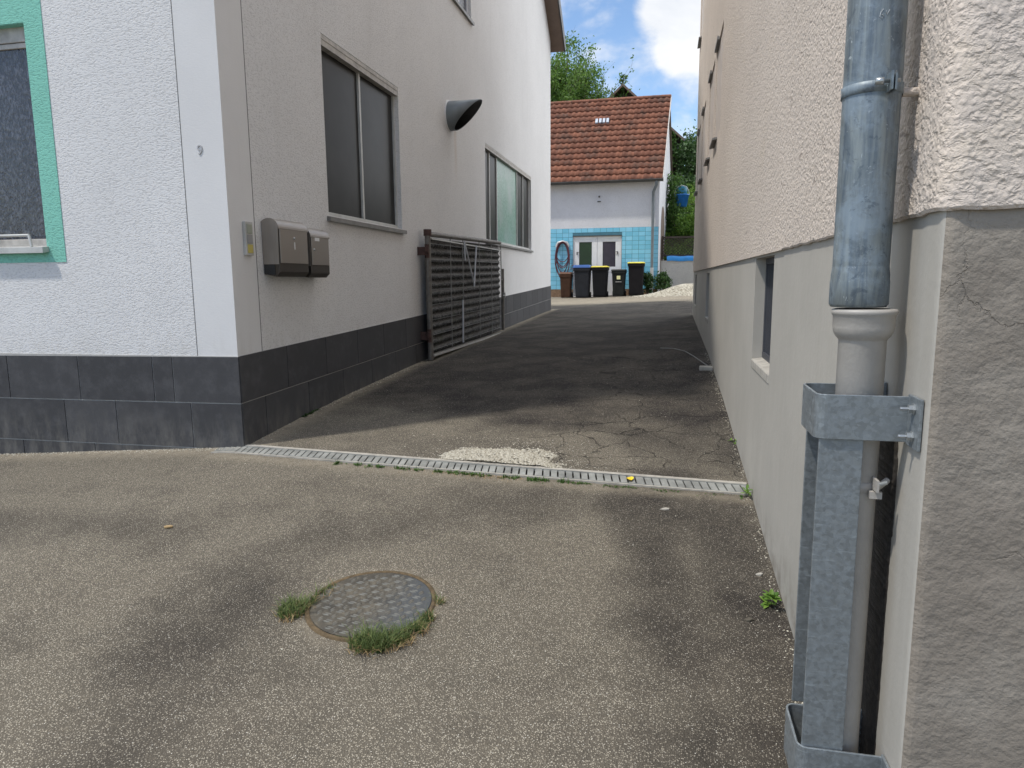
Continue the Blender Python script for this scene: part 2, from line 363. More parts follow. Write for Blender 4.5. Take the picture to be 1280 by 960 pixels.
# ------------------------------------------------------------------ mesh kit
class MB:
    def __init__(s): s.v = []; s.f = []; s.r = []; s.sm = []
    def add(s, vs, fs, r=None, smooth=False):
        o = len(s.v); s.v += [tuple(p) for p in vs]
        for f in fs: s.f.append(tuple(i+o for i in f)); s.r.append(random.random() if r is None else r); s.sm.append(smooth)
        return s
    def box(s, x0, x1, y0, y1, z0, z1, r=None):
        v = [(x, y, z) for z in (z0, z1) for y in (y0, y1) for x in (x0, x1)]
        return s.add(v, [(0, 2, 3, 1), (4, 5, 7, 6), (0, 1, 5, 4), (2, 6, 7, 3), (0, 4, 6, 2), (1, 3, 7, 5)], random.random() if r is None else r)
    def hexa(s, p, r=None):   # 8 points: bottom 4 ccw, top 4 ccw
        return s.add(p, [(3, 2, 1, 0), (4, 5, 6, 7), (0, 1, 5, 4), (1, 2, 6, 5), (2, 3, 7, 6), (3, 0, 4, 7)], random.random() if r is None else r)
    def bar(s, a, b, w, h, up=(0, 0, 1)):
        a = Vector(a); b = Vector(b); d = (b-a).normalized(); u = Vector(up)
        if abs(d.dot(u)) > .95: u = Vector((1, 0, 0))
        sd = d.cross(u).normalized()*(w/2); u = sd.cross(d).normalized()*(h/2)
        return s.hexa([a-sd-u, a+sd-u, b+sd-u, b-sd-u, a-sd+u, a+sd+u, b+sd+u, b-sd+u])
    def tube(s, pts, rad, n=10, caps=True, smooth=True):
        pts = [Vector(p) for p in pts]; rs = rad if isinstance(rad, (list, tuple)) else [rad]*len(pts)
        vs = []; ref = None
        for i, p in enumerate(pts):
            d = (pts[min(i+1, len(pts)-1)]-pts[max(i-1, 0)]).normalized()
            if ref is None: ref = Vector((0, 0, 1)) if abs(d.z) < .9 else Vector((1, 0, 0))
            a = d.cross(ref).normalized(); ref = a.cross(d).normalized(); b = ref
            for k in range(n):
                t = 2*math.pi*k/n; vs.append(p+(a*math.cos(t)+b*math.sin(t))*rs[i])
        fs = [(i*n+k, i*n+(k+1) % n, (i+1)*n+(k+1) % n, (i+1)*n+k) for i in range(len(pts)-1) for k in range(n)]
        r = random.random(); s.add(vs, fs, r, smooth)
        if caps: s.add(vs[:n], [tuple(range(n))[::-1]], r); s.add(vs[-n:], [tuple(range(n))], r)
        return s
    def lathe(s, prof, c, n=32, axis='z', smooth=True):   # prof: (radius, height)
        pts = []
        for r, h in prof:
            for k in range(n):
                t = 2*math.pi*k/n; x, y = r*math.cos(t), r*math.sin(t)
                p = (x, y, h) if axis == 'z' else ((h, x, y) if axis == 'x' else (x, h, y))
                pts.append((c[0]+p[0], c[1]+p[1], c[2]+p[2]))
        m = len(prof)
        s.add(pts, [(i*n+k, i*n+(k+1) % n, (i+1)*n+(k+1) % n, (i+1)*n+k) for i in range(m-1) for k in range(n)], 0.5, smooth); return s
    def prism(s, poly, vec, r=None):
        n = len(poly); p = [Vector(q) for q in poly]; v = Vector(vec); r = random.random() if r is None else r
        s.add(p+[q+v for q in p], [tuple(range(n))[::-1], tuple(range(n, 2*n))]+[(i, (i+1) % n, n+(i+1) % n, n+i) for i in range(n)], r); return s
    def build(s, name, mat, parent=None, origin=None, bevel=0, fix=False):
        if parent is not None: origin = parent.get('_o') or (0, 0, 0)
        origin = tuple(origin or (0, 0, 0))
        me = D.meshes.new(name); me.from_pydata([(a-origin[0], b-origin[1], c-origin[2]) for a, b, c in s.v], [], s.f); me.validate()
        if len(me.polygons) == len(s.f):
            at = me.attributes.new('rnd', 'FLOAT', 'FACE'); at.data.foreach_set('value', s.r)
            me.polygons.foreach_set('use_smooth', s.sm)
        me.materials.append(mat)
        if fix:
            import bmesh
            bm = bmesh.new(); bm.from_mesh(me); bmesh.ops.remove_doubles(bm, verts=bm.verts, dist=1e-5); bmesh.ops.recalc_face_normals(bm, faces=bm.faces); bm.to_mesh(me); bm.free()
        o = D.objects.new(name, me); sc.collection.objects.link(o); ORG[o.name] = origin
        o['_o'] = origin
        if parent is not None: o.parent = parent
        else: o.location = origin
        if bevel:
            b = o.modifiers.new('bevel', 'BEVEL'); b.width = bevel; b.segments = 2; b.limit_method = 'ANGLE'; b.angle_limit = R(40)
        return o
ORG = {}
def thing(name, loc, label, cat, group=None):
    o = D.objects.new(name, None); sc.collection.objects.link(o); o.location = loc; o['_o'] = tuple(loc); o.empty_display_size = .2
    o['label'] = label; o['category'] = cat
    if group: o['group'] = group
    return o
def tag(o, label, cat, group=None, kind=None):
    if label: o['label'] = label
    if cat: o['category'] = cat
    if group: o['group'] = group
    if kind: o['kind'] = kind
    return o

# ------------------------------------------------------------------ ground
LP = [(-40, -1.75), (0, -1.415), (4, -1.072), (4.77, -1.017), (5.64, -.97), (7.41, -.904), (11.2, -.835), (15.7, -.735), (25, -.62), (26, -.6), (80, -.4)]
RP = [(-40, -1.75), (0, -1.44), (2.44, -1.231), (3.06, -1.181), (3.74, -1.115), (4.55, -1.045), (5.57, -.95), (7.8, -.81), (12.6, -.63), (20, -.55), (25, -.5), (26, -.48), (80, -.4)]
def gh(x, y):
    l = np.interp(y, *zip(*LP)); r = np.interp(y, *zip(*RP)); t = min(1, max(0, (x+2.7)/3.16)); z = l*(1-t)+r*t
    if x < -2.7: z -= .07*min(-2.7-x, 5)*min(1, max(0, (6-y)/2))
    return float(z)
def drain_c(t): return (-2.85+3.295*t, 3.945-.19*t)
def seg(p, a, b):
    ax, ay = a; bx, by = b; t = ((p[0]-ax)*(bx-ax)+(p[1]-ay)*(by-ay))/((bx-ax)**2+(by-ay)**2); t = min(1, max(0, t))
    return math.hypot(p[0]-ax-t*(bx-ax), p[1]-ay-t*(by-ay))
STAINS = [([(-4.6, 2.9), (-3.27, 2.74), (-2.83, 2.70), (-2.35, 2.80)], .2, .5), ([(-.62, 3.42), (-1.05, 3.22), (-1.45, 2.96), (-1.65, 2.6), (-1.62, 2.16), (-1.5, 1.81), (-1.4, 1.3)], .22, .5),
          ([(-.12, 3.5), (.0, 2.89), (.08, 2.31), (.15, 1.93), (.17, 1.0)], .16, .85), ([(.33, 3.6), (.33, 2.5), (.38, 1.0)], .24, .85), ([(-1.9, 3.45), (-1.2, 3.3)], .14, .35), ([(-.95, 4.15), (-.45, 4.0), (-.35, 4.5)], .25, .5), ([(.1, 3.9), (.2, 4.8), (.35, 6.0)], .22, .8), ([(-4.2, 2.0), (-2.9, 1.6)], .25, .3), ([(-2.3, 1.9), (-2.2, 1.2)], .2, .3)]
def stain(x, y):
    wob = noise.noise(Vector((x*1.3, y*1.3, 0)))*.16+noise.noise(Vector((x*4, y*4, 3)))*.09+noise.noise(Vector((x*9, y*9, 8)))*.04
    s = 0
    for pl, wd, st in STAINS:
        d = min(seg((x, y), a, b) for a, b in zip(pl, pl[1:]))+wob
        s = max(s, st*max(0, min(1, 1-(d-wd*.4)/(wd*1.3))))
    if y > 3.9:     # darker asphalt tone inside the alley
        k = min(1, max(0, (y-4.55+.32*(x+1.2)+wob*3)/.7)); lim = 1-max(0, min(1, (y-17.5+wob*6)/2.2)); s = max(s, .92*k*lim+.12)
        trk = math.exp(-((x+.35)/.35)**2)*.25*max(0, min(1, (8-y)/2)); s = max(0, s-trk)
    return s
def crackf(x, y):
    if y < 3.95: return max(0, 1-abs(x+1.1)/.6)*0
    return max(0, min(1, (x+1.05)/.5))*max(0, min(1, (11-y)/4))
def dustf(x, y):
    d = 0
    if y < 4.0 and x < -2.6: d = max(0, 1-(4.0-y)/.22)
    if y >= 4 : d = max(d, 1-abs(x+2.7)/.22 if y < 17 else 0)
    d = max(d, .8-math.hypot(x+1.0, (y-2.35))*1.0 if False else 0)
    r = abs(math.hypot(x+1.077, y-2.345)-.25); d = max(d, .5*max(0, 1-r/.05)*(.6+noise.noise(Vector((x*14, y*14, 1)))))
    t = (x+2.85)/3.295
    if 0 < t < 1: d = max(d, .5*(1-abs(y-(3.945-.19*t)+.13)/.1))
    if y > 18.5: d = max(d, min(.5, (y-18.5)/3))
    return max(0, min(1, d))
def grid(xs, ys, name, kind='structure', cut=None):
    V = []; F = []
    for y in ys:
        for x in xs: V.append((x, y, gh(x, y)+(.004*noise.noise(Vector((x*2.2, y*2.2, 5))) if -9 < x < 1 and y < 24 else 0)))
    nx = len(xs)
    for j in range(len(ys)-1):
        for i in range(nx-1):
            xm = (xs[i]+xs[i+1])/2; ym = (ys[j]+ys[j+1])/2
            if cut and cut(xm, ym): continue
            F.append((j*nx+i, j*nx+i+1, (j+1)*nx+i+1, (j+1)*nx+i))
    me = D.meshes.new(name); me.from_pydata(V, [], F)
    for nm, fn in (('stain', stain), ('crack', crackf), ('dust', dustf)):
        a = me.attributes.new(nm, 'FLOAT', 'POINT'); a.data.foreach_set('value', [fn(v[0], v[1]) if (-9 < v[0] < 6 and -1 < v[1] < 30) else (.25 if nm == 'stain' else 0) for v in V])
    me.polygons.foreach_set('use_smooth', [True]*len(F)); me.materials.append(M['asphalt'])
    o = D.objects.new(name, me); sc.collection.objects.link(o); tag(o, None, None, None, kind); return o
def ax(*seg_):
    out = []
    for a, b, s in seg_:
        n = max(1, round((b-a)/s)); out += [a+(b-a)*i/n for i in range(n)]
    return out+[seg_[-1][1]]
def in_drain(x, y):
    t = (x+2.85)/3.295
    return 0.0 < t < 1 and abs(y-(3.945-.19*t)) < .062
gx = ax((-300, -60, 60), (-60, -9, 5), (-9, -3.3, .12), (-3.3, .6, .04), (.6, 6, .6), (6, 60, 6), (60, 300, 60))
gy = ax((-300, -40, 60), (-40, -4, 4), (-4, 1, .4), (1, 5.4, .04), (5.4, 26, .12), (26, 80, 3), (80, 600, 80))
ground = grid(gx, gy, 'ground', cut=in_drain)

# ------------------------------------------------------------------ left building
def wall_grid(mb, axis, pos, u0, u1, z0, z1, holes, depth, inward, r=.5):
    """flat wall at axis=pos, with rectangular holes (ua,ub,za,zb) and reveals going inward"""
    us = sorted({u0, u1, *[h[0] for h in holes], *[h[1] for h in holes]}); zs = sorted({z0, z1, *[h[2] for h in holes], *[h[3] for h in holes]})
    def P(u, z, d=0):
        return (pos+inward*d, u, z) if axis == 'x' else (u, pos+inward*d, z)
    for i in range(len(us)-1):
        for j in range(len(zs)-1):
            um, zm = (us[i]+us[i+1])/2, (zs[j]+zs[j+1])/2
            if any(h[0] < um < h[1] and h[2] < zm < h[3] for h in holes): continue
            mb.add([P(us[i], zs[j]), P(us[i+1], zs[j]), P(us[i+1], zs[j+1]), P(us[i], zs[j+1])], [(0, 1, 2, 3)], r)
    for a, b, c, d in holes:
        q = [(a, c), (b, c), (b, d), (a, d)]
        for k in range(4):
            m, n = q[k], q[(k+1) % 4]
            mb.add([P(*m), P(*n), P(*n, depth), P(*m, depth)], [(0, 1, 2, 3)], r)

LB = thing('white_building', (0, 0, 0), 'large white rendered building number 9 with dark tiled base on the left of the alley', 'building')
XW = -2.7; YF = 4.0; YB = 16.6; EZ = 5.55
SL = (5.93-5.255)/(16.812-15.834)      # verge slope
RIDGE_Y = (YF+YB)/2; RZ = EZ+.35+(YB-RIDGE_Y)*SL
mb = MB()
W1 = (5.36, 6.99, .535, 1.935); W2 = (10.5, 14.17, .60, 2.04); W3 = (8.75, 9.83, 3.52, 4.9)
FW = (-5.5, -4.085, .25, 1.668)
wall_grid(mb, 'x', XW, YF, YB, -.7, EZ, [W1, W2, W3], .09, -1)
mb.add([(XW, YF, EZ), (XW, YB, EZ), (XW, RIDGE_Y, RZ)], [(0, 1, 2)], .5)
wall_grid(mb, 'y', YF, -10, XW, -.75, EZ, [FW, (-8.6, -7.2, .25, 1.668)], .09, 1)
mb.add([(-10, YB, -1.5), (XW, YB, -1.5), (XW, YB, EZ), (-10, YB, EZ)], [(0, 1, 2, 3)], .5)
mb.add([(-10, YF, -1.5), (-10, YB, -1.5), (-10, YB, EZ), (-10, RIDGE_Y, RZ), (-10, YF, EZ)], [(0, 1, 2, 3, 4)], .5)
mb.build('wall', M['white'], LB)
# plinth: grout core and tiles
def ptop(y): return -.472+(y-4)*.0262
mb = MB(); tl = MB()
g0 = .0
mb.hexa([(-10, YF-.006, -1.6), (XW+.006, YF-.006, -1.6), (XW+.006, YB, -1.6), (-10, YB, -1.6), (-10, YF-.006, -.492), (XW+.006, YF-.006, -.475), (XW+.006, YB, ptop(YB)-.003), (-10, YB, -.3)], .5)
G = .004
def ft(x0, x1, za0, za1, zb0, zb1): # front tile, bottom za at x0/x1, top zb at x0/x1
    tl.hexa([(x0+G, YF-.012, za0+G), (x1-G, YF-.012, za1+G), (x1-G, YF-.005, za1+G), (x0+G, YF-.005, za0+G), (x0+G, YF-.012, zb0-G), (x1-G, YF-.012, zb1-G), (x1-G, YF-.005, zb1-G), (x0+G, YF-.005, zb0-G)])
xe = XW+.012
def tline(x, k):     # course lines on the front, k=0 top
    t = (x+4.6)/1.9
    return (-.492+.017*t) if k == 0 else (-.797+.012*t if k == 1 else -1.095+.0*t if k == 2 else -1.39)
def frow(k, xs):
    for a, b in zip(xs, xs[1:]): ft(a, b, tline(a, k+1), tline(b, k+1), tline(a, k), tline(b, k))
frow(0, [-10]+[-3.926-.59*i for i in range(9, 0, -1)]+[-3.926, -3.337, -3.183, xe])
frow(1, [-10]+[-4.068-.3-.6*i for i in range(8, 0, -1)]+[-4.068, -3.651, -3.065, xe])
frow(2, [-10]+[-4.45-.6*i for i in range(8, -1, -1)]+[-3.85, -3.25, xe])
def st_(y0, y1, k):
    z = lambda y, j: ptop(y)-(.0 if j == 0 else .312 if j == 1 else .612 if j == 2 else .92)
    tl.hexa([(XW+.005, y0+G, z(y0, k+1)+G), (xe, y0+G, z(y0, k+1)+G), (xe, y1-G, z(y1, k+1)+G), (XW+.005, y1-G, z(y1, k+1)+G),
             (XW+.005, y0+G, z(y0, k)-G), (xe, y0+G, z(y0, k)-G), (xe, y1-G, z(y1, k)-G), (XW+.005, y1-G, z(y1, k)-G)])
for k, off in ((0, .33), (1, .02), (2, .3)):
    ys = [YF-.012+.0]; y = YF+off+.25
    while y < YB: ys.append(y); y += .6
    ys.append(YB)
    ys[0] = YF-.008
    for a, b in zip(ys, ys[1:]): st_(a, b, k)
pl = mb.build('plinth', M['grout'], LB); tl.build('plinth_tiles', M['plinth'], pl)
# roof
def roofslab(name, parent, mat, x0, x1, ya, za, yb, zb, th):
    m = MB(); m.hexa([(x0, ya, za), (x1, ya, za), (x1, yb, zb), (x0, yb, zb), (x0, ya, za+th), (x1, ya, za+th), (x1, yb, zb+th), (x0, yb, zb+th)]); return m.build(name, mat, parent)
XO = -2.42
YE = 16.85; ZE = 5.19
zr = ZE+(YE-RIDGE_Y)*SL
rf = roofslab('roof', LB, M['soffit'], -10.3, XO, YE, ZE, RIDGE_Y, zr, .2)
mb = MB(); mb.hexa([(-10.3, 2*RIDGE_Y-YE, ZE), (XO, 2*RIDGE_Y-YE, ZE), (XO, RIDGE_Y, zr), (-10.3, RIDGE_Y, zr), (-10.3, 2*RIDGE_Y-YE, ZE+.2), (XO, 2*RIDGE_Y-YE, ZE+.2), (XO, RIDGE_Y, zr+.2), (-10.3, RIDGE_Y, zr+.2)]); mb.build('roof', M['soffit'], LB)
mb = MB(); mb.tube([(-10.3, YE+.06, ZE+.12), (XO+.02, YE+.06, ZE+.12)], .065, 14); mb.build('gutter', M['darkmetal'], rf)
mb = MB(); mb.hexa([(XO+.004, YE+.01, ZE-.02), (XO+.03, YE+.01, ZE-.02), (XO+.03, RIDGE_Y, zr-.02), (XO+.004, RIDGE_Y, zr-.02), (XO+.004, YE+.01, ZE+.24), (XO+.03, YE+.01, ZE+.24), (XO+.03, RIDGE_Y, zr+.24), (XO+.004, RIDGE_Y, zr+.24)]); mb.build('verge_board', M['darkmetal'], rf)
# front window
def fwin(x0, x1, z0, z1, lab=None):
    fr = MB(); y = YF+.05; t = .055
    fr.box(x0+.001, x1-.001, y, y+.05, z0+.001, z0+t); fr.box(x0+.001, x1-.001, y, y+.05, z1-t-.04, z1-.001)
    fr.box(x0+.001, x0+.045, y+.001, y+.051, z0+t, z1-t-.04); fr.box(x1-.035, x1-.001, y+.001, y+.051, z0+t, z1-t-.04)
    fr.box(x0+.045, x1-.035, y+.008, y+.045, z1-t-.075, z1-t-.043)
    w_ = fr.build('window', M['dirty_frame'], LB, bevel=.003)
    if lab: w_['label'] = lab
    g = MB(); g.box(x0+.02, x1-.02, y+.022, y+.03, z0+.03, z1-t-.06); g.build('pane', M['orn'], w_)
    s = MB(); s.hexa([(x0-.01, YF-.055, z0-.045), (x1+.015, YF-.055, z0-.045), (x1+.015, YF+.09, z0-.02), (x0-.01, YF+.09, z0-.02), (x0-.01, YF-.055, z0-.005), (x1+.015, YF-.055, z0-.005), (x1+.015, YF+.09, z0+.012), (x0-.01, YF+.09, z0+.012)])
    s.build('sill', M['al_frame'], w_, bevel=.002)
    r_ = MB(); r_.tube([(x0, YF-.03, z0+.075), (x1-.11, YF-.03, z0+.075)], .009, 8); r_.tube([(x1-.11, YF-.03, z0+.078), (x1-.085, YF-.04, z0-.003)], .009, 8)
    r_.build('rail', M['al_frame'], w_)
fwin(*FW, 'front window with dark patterned glass in a turquoise border'); fwin(-8.6, -7.2, .25, 1.668)
for a, b in ((-5.5, -4.085), (-8.6, -7.2)):
    mb = MB(); y0, y1 = YF-.004, YF+.002
    mb.box(a-.14, a, y0, y1, .145, 1.83); mb.box(b, b+.142, y0, y1, .145, 1.83); mb.box(a, b, y0, y1, .145, .25); mb.box(a, b, y0, y1, 1.668, 1.83)
    mb.build('window_border', M['turq'], LB)
mb = MB()
for a, b in ((-5.5, -4.085),):
    mb.box(a, b, YF+.0005, YF+.088, 1.664, 1.6675)
mb.build('window_reveal', M['turq'], LB)
# side windows
def swin(h, mull, mats, name_label=None, lintel=.06, frame='al_frame', rec=.045):
    y0, y1, z0, z1 = h; x = XW-rec; t = .035
    fr = MB(); fr.box(x-.04, x, y0+.001, y1-.001, z0+.001, z0+t); fr.box(x-.04, x+.001, y0+.001, y1-.001, z1-t, z1-.001-lintel*0)
    fr.box(x-.04, x+.0005, y0+.001, y0+t*.8, z0+t, z1-t); fr.box(x-.04, x+.0005, y1-t*.8, y1-.001, z0+t, z1-t)
    for m_ in mull: fr.box(x-.039, x+.002, m_-.016, m_+.016, z0+t, z1-t)
    w_ = fr.build('window', M[frame], LB, bevel=.002)
    if name_label: w_['label'] = name_label
    ed = [y0+.02]+list(mull)+[y1-.02]
    for a, b, mt in zip(ed, ed[1:], mats):
        g = MB(); g.box(x-.028, x-.018, a+.01, b-.01, z0+.02, z1-.02); g.build('pane', M[mt], w_)
    s = MB(); s.hexa([(XW-.085, y0-.0, z0-.03), (XW+.035, y0-.04, z0-.052), (XW+.035, y1+.05, z0-.052), (XW-.085, y1, z0-.03), (XW-.085, y0, z0+.001), (XW+.035, y0-.04, z0-.014), (XW+.035, y1+.05, z0-.014), (XW-.085, y1, z0+.001)])
    s.build('sill', M['sill'], w_, bevel=.002)
    l = MB(); l.box(XW-.085, XW-.005, y0+.002, y1-.002, z1-lintel, z1-.002); l.box(XW-.05, XW-.001, y0+.002, y1-.002, z1-lintel*.45, z1-.003); l.build('blind_rail', M['dirty_frame'], w_)
swin(W1, [6.155], ['dark_window', 'dark_window'], 'two dark tall panes with a thin pale bar between', .085)
swin(W2, [10.93, 11.42, 13.0, 13.55], ['dark_window', 'dark_window', 'curtain', 'dark_window', 'dark_window'], 'wide window with a green patterned middle pane', .07)
swin(W3, [9.4], ['orn', 'orn'], None, .03, 'white_frame')
# vent hood
mb = MB(); n = 40; cy, cz, r = 8.72, 2.03, .175
A = []; Bp = []; Cc = []
for k in range(n):
    t = 2*math.pi*k/n; yy = cy+r*math.cos(t); zz = cz+r*math.sin(t)
    xo = XW+.25+.175*(math.sin(t))-.05*math.cos(t)*0
    A.append((XW-.02, yy, zz)); Bp.append((xo, yy, zz)); Cc.append((xo, cy+(r-.008)*math.cos(t), cz+(r-.008)*math.sin(t)))
Dd = [(XW+.01, cy+(r-.008)*math.cos(2*math.pi*k/n), cz+(r-.008)*math.sin(2*math.pi*k/n)) for k in range(n)]
mb.add(A+Bp+Cc+Dd, [(i*n+k, i*n+(k+1) % n, (i+1)*n+(k+1) % n, (i+1)*n+k) for i in range(2) for k in range(n)], .5, True)
vh = mb.build('vent_hood', M['vent'] if 'vent' in M else M.setdefault('vent', simple('grey_vent_sheet', (.20, .225, .24), .5, .3)), LB)
mb = MB(); mb.add(Cc+Dd, [(k, (k+1) % n, n+(k+1) % n, n+k) for k in range(n)], .5, True); mb.build('vent_dark_inside', M['rubber'], vh)  # inner shell coloured black for the shade inside the hood
mb = MB(); mb.lathe([(0, XW+.02), (r-.01, XW+.02)], (0, cy, cz), n, 'x'); mb.build('vent_duct', M['rubber'], vh)
mb = MB(); mb.lathe([(r+.012, XW-.001), (r+.012, XW+.012), (r, XW+.014)], (0, cy, cz), n, 'x'); mb.build('vent_collar', M['white'], vh)
# house number
def text(s, size, ext, mat, name, parent, mw, bev=0):
    c = D.curves.new('t', 'FONT'); c.body = s; c.size = size; c.extrude = ext; c.resolution_u = 8; c.bevel_depth = bev; c.align_x = 'CENTER'; c.align_y = 'CENTER'
    o = D.objects.new('t', c); sc.collection.objects.link(o); bpy.context.view_layer.update()
    me = D.meshes.new_from_object(o.evaluated_get(bpy.context.evaluated_depsgraph_get())); D.objects.remove(o)
    me.name = name; me.materials.clear(); me.materials.append(mat); me.transform(mw); q = D.objects.new(name, me); sc.collection.objects.link(q)
    if parent is not None:
        q.parent = parent; po = Vector(parent['_o']); me.transform(Matrix.Translation(-po)); q['_o'] = tuple(po)
    return q
text('9', .085, .0015, simple('white_number', (.40, .40, .41), .6), 'house_number', LB, Matrix.Translation((-2.868, YF-.003, .818)) @ Matrix.Rotation(R(90), 4, 'X'), .0005)

# ------------------------------------------------------------------ right building
RB = thing('pink_beige_building', (0, 0, 0), 'tall beige rendered building with grey painted base on the right of the alley', 'building')
XR = .46; YR = 1.335; YRB = 12.62; ZT = .11
WN = []
for i, (a, b) in enumerate([(6.9, 7.8), (8.05, 8.95), (9.75, 10.65), (11.2, 12.1)]): WN.append((a, b, 1.36, 2.29))
UP = [(8.3, 9.3, 3.72, 4.9), (11.3, 12.35, 3.72, 4.9)]
mb = MB(); XP = XR-.012
wall_grid(mb, 'x', XP, 3.0, YRB, ZT, 6.6, WN+UP, .02, 1)
def lip(s): return .005*noise.noise(Vector((s*9, 0, 0)))+.003*noise.noise(Vector((s*31, 2, 0)))
path = [(XP, 3.0-.03*i) for i in range(54)]
path = [p for p in path if p[1] > YR+.03]
for k in range(9):
    t = R(90*k/8); path.append((XP+.04-.04*math.cos(t), YR+.028-.04*math.sin(t)))
path += [(XP+.04+.04*i, YR-.012) for i in range(1, 40)]+[(8, YR-.012)]
s_ = 0; V = []; pv = path[0]
for p in path:
    s_ += math.hypot(p[0]-pv[0], p[1]-pv[1]); pv = p; fade = min(1, s_/.3)
    b = ZT+lip(s_)*fade
    inx = p[0]+(.03 if p[0] < XR+.02 else 0); iny = p[1]+(.03 if p[1] < YR+.02 else 0)
    V.append([(inx, iny, b+.004), (p[0]+.004*(p[0] < XR+.02), p[1]+.004*(p[1] < YR), b), (p[0], p[1], b+.006), (p[0], p[1], 6.6)])
flat = [q for col in V for q in col]
mb.add(flat, [(i*4+j, (i+1)*4+j, (i+1)*4+j+1, i*4+j+1) for i in range(len(V)-1) for j in range(3)], .5, False)
mb.add([(XP, YRB, ZT), (8, YRB, ZT), (8, YRB, 6.6), (XP, YRB, 6.6)], [(0, 1, 2, 3)], .5)
mb.add([(XP, 3.0, ZT), (XP, YRB, ZT), (XP+.03, YRB, ZT), (XP+.03, 3.0, ZT)], [(0, 1, 2, 3)], .5)
mb.build('wall', M['pink'], RB)
mb = MB()
BW = [(3.27, 3.92, -.43, .10), (8.0, 8.55, -.45, .06), (11.3, 11.85, -.42, .06)]
wall_grid(mb, 'x', XR, YR+.02, YRB-.02, -1.7, ZT+.02, BW, .12, 1)
ar = [(XR, YR+.02)]+[(XR+.012-.012*math.cos(R(18*k)), YR+.012-.012*math.sin(R(18*k))) for k in range(1, 6)]
ar = [(XR, YR+.02)]+[(XR+.02*(1-math.cos(R(18*k))), YR+.02-.02*math.sin(R(18*k))) for k in range(1, 6)]+[(8, YR)]
mb.add([(x, y, z) for x, y in ar for z in (-1.7, ZT+.02)], [(2*i, 2*i+2, 2*i+3, 2*i+1) for i in range(len(ar)-1)], .5, False)
mb.add([(XR, YRB-.02, -1.7), (8, YRB-.02, -1.7), (8, YRB-.02, ZT+.02), (XR, YRB-.02, ZT+.02)], [(0, 1, 2, 3)], .5)
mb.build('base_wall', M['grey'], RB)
mb = MB(); mb.hexa([(XR-.3, YR-.3, 6.6), (8.3, YR-.3, 6.6), (8.3, YRB+.3, 6.6), (XR-.3, YRB+.3, 6.6), (XR-.3, YR-.3, 6.8), (8.3, YR-.3, 6.8), (4.4, 6, 9), (4.2, 8, 9)]); mb.build('roof', M['roof_tile'], RB)
M['mesh_dark'] = simple('dark_grille', (.085, .09, .105), .5, .4)
for i, (a, b, c, d) in enumerate(BW):
    fr = MB(); x = XR+.05
    fr.box(x, x+.03, a+.002, b-.002, c+.002, c+.04); fr.box(x, x+.03, a+.002, b-.002, d-.03, d-.002); fr.box(x+.001, x+.03, b-.03, b-.002, c+.04, d-.03); fr.box(x+.001, x+.03, a+.002, a+.03, c+.04, d-.03)
    w_ = fr.build('cellar_window', M['mesh_dark'], RB)
    g = MB(); g.box(XR+.1, XR+.11, a, b, c, d); g.build('pane', M['rubber'], w_)
    g = MB(); nn = 30 if i == 0 else 12
    for k in range(1, nn): g.box(x+.008, x+.012, a+(b-a)*k/nn-.0025, a+(b-a)*k/nn+.0025, c+.03, d-.03)
    for k in range(1, nn-4): zz = c+(d-c)*k/(nn-4); g.box(x+.012, x+.016, a+.03, b-.03, zz-.0025, zz+.0025)
    g.build('grille', M['mesh_dark'], w_)
    s = MB(); s.hexa([(XR-.004, a+.002, c-.045), (XR+.11, a+.002, c-.03), (XR+.11, b-.002, c-.03), (XR-.004, b-.002, c-.045), (XR-.004, a+.002, c-.002), (XR+.11, a+.002, c+.02), (XR+.11, b-.002, c+.02), (XR-.004, b-.002, c-.002)])
    s.build('sill', M['concrete'], w_, bevel=.004)
M['shutter'] = simple('beige_roller_shutter', (.52, .46, .41), .6, 0, .1, 5)
for a, b, c, d in WN+UP:
    fr = MB(); x = XP+.012
    k = c+.02
    while k < d: fr.box(x, x+.006, a, b, k, min(d, k+.042)); k += .045
    w_ = fr.build('window', M['shutter'], RB)
    s = MB(); s.hexa([(XP-.045, b-.5, c-.03), (XP+.015, b-.5, c-.02), (XP+.015, b+.02, c-.02), (XP-.045, b+.02, c-.03), (XP-.045, b-.5, c-.012), (XP+.015, b-.5, c), (XP+.015, b+.02, c), (XP-.045, b+.02, c-.012)]); s.build('sill', M['sill'], w_)
    s = MB(); s.box(XP-.022, XP+.01, b-.4, b+.02, d-.01, d+.02); s.build('lintel_trim', M['sill'], w_)

# ------------------------------------------------------------------ downpipe
PX, PY = .371, 1.497
dp = thing('downpipe', (PX, PY, gh(PX, PY)), 'blue grey zinc rain downpipe running into a grey socket pipe on the right wall', 'downpipe')
mb = MB(); mb.lathe([(.0505, .0), (.0505, 6.55)], (PX, PY, 0), 48); up = mb.build('zinc_pipe', M['zinc'], dp)
mb = MB(); mb.lathe([(.0505, .02), (.0515, .012), (.0525, .004), (.0525, -.004), (.0535, -.01), (.0535, -.052), (.050, -.058), (.044, -.058)], (PX, PY, 0), 48); mb.build('pipe_sleeve', M['zinc'], dp)
zc = .345; slope = 0
mb = MB(); mb.lathe([(.0508, zc-.010), (.0535, zc-.009), (.0525, zc), (.0535, zc+.009), (.0508, zc+.010)], (PX, PY, 0), 48); cl = mb.build('pipe_clamp', M['zinc'], dp)
mb = MB(); mb.box(PX+.012, PX+.0155, PY-.078, PY-.049, zc-.014, zc+.018); mb.box(PX+.019, PX+.0225, PY-.075, PY-.049, zc-.014, zc+.014); mb.build('clamp_flange', M['zinc'], cl)
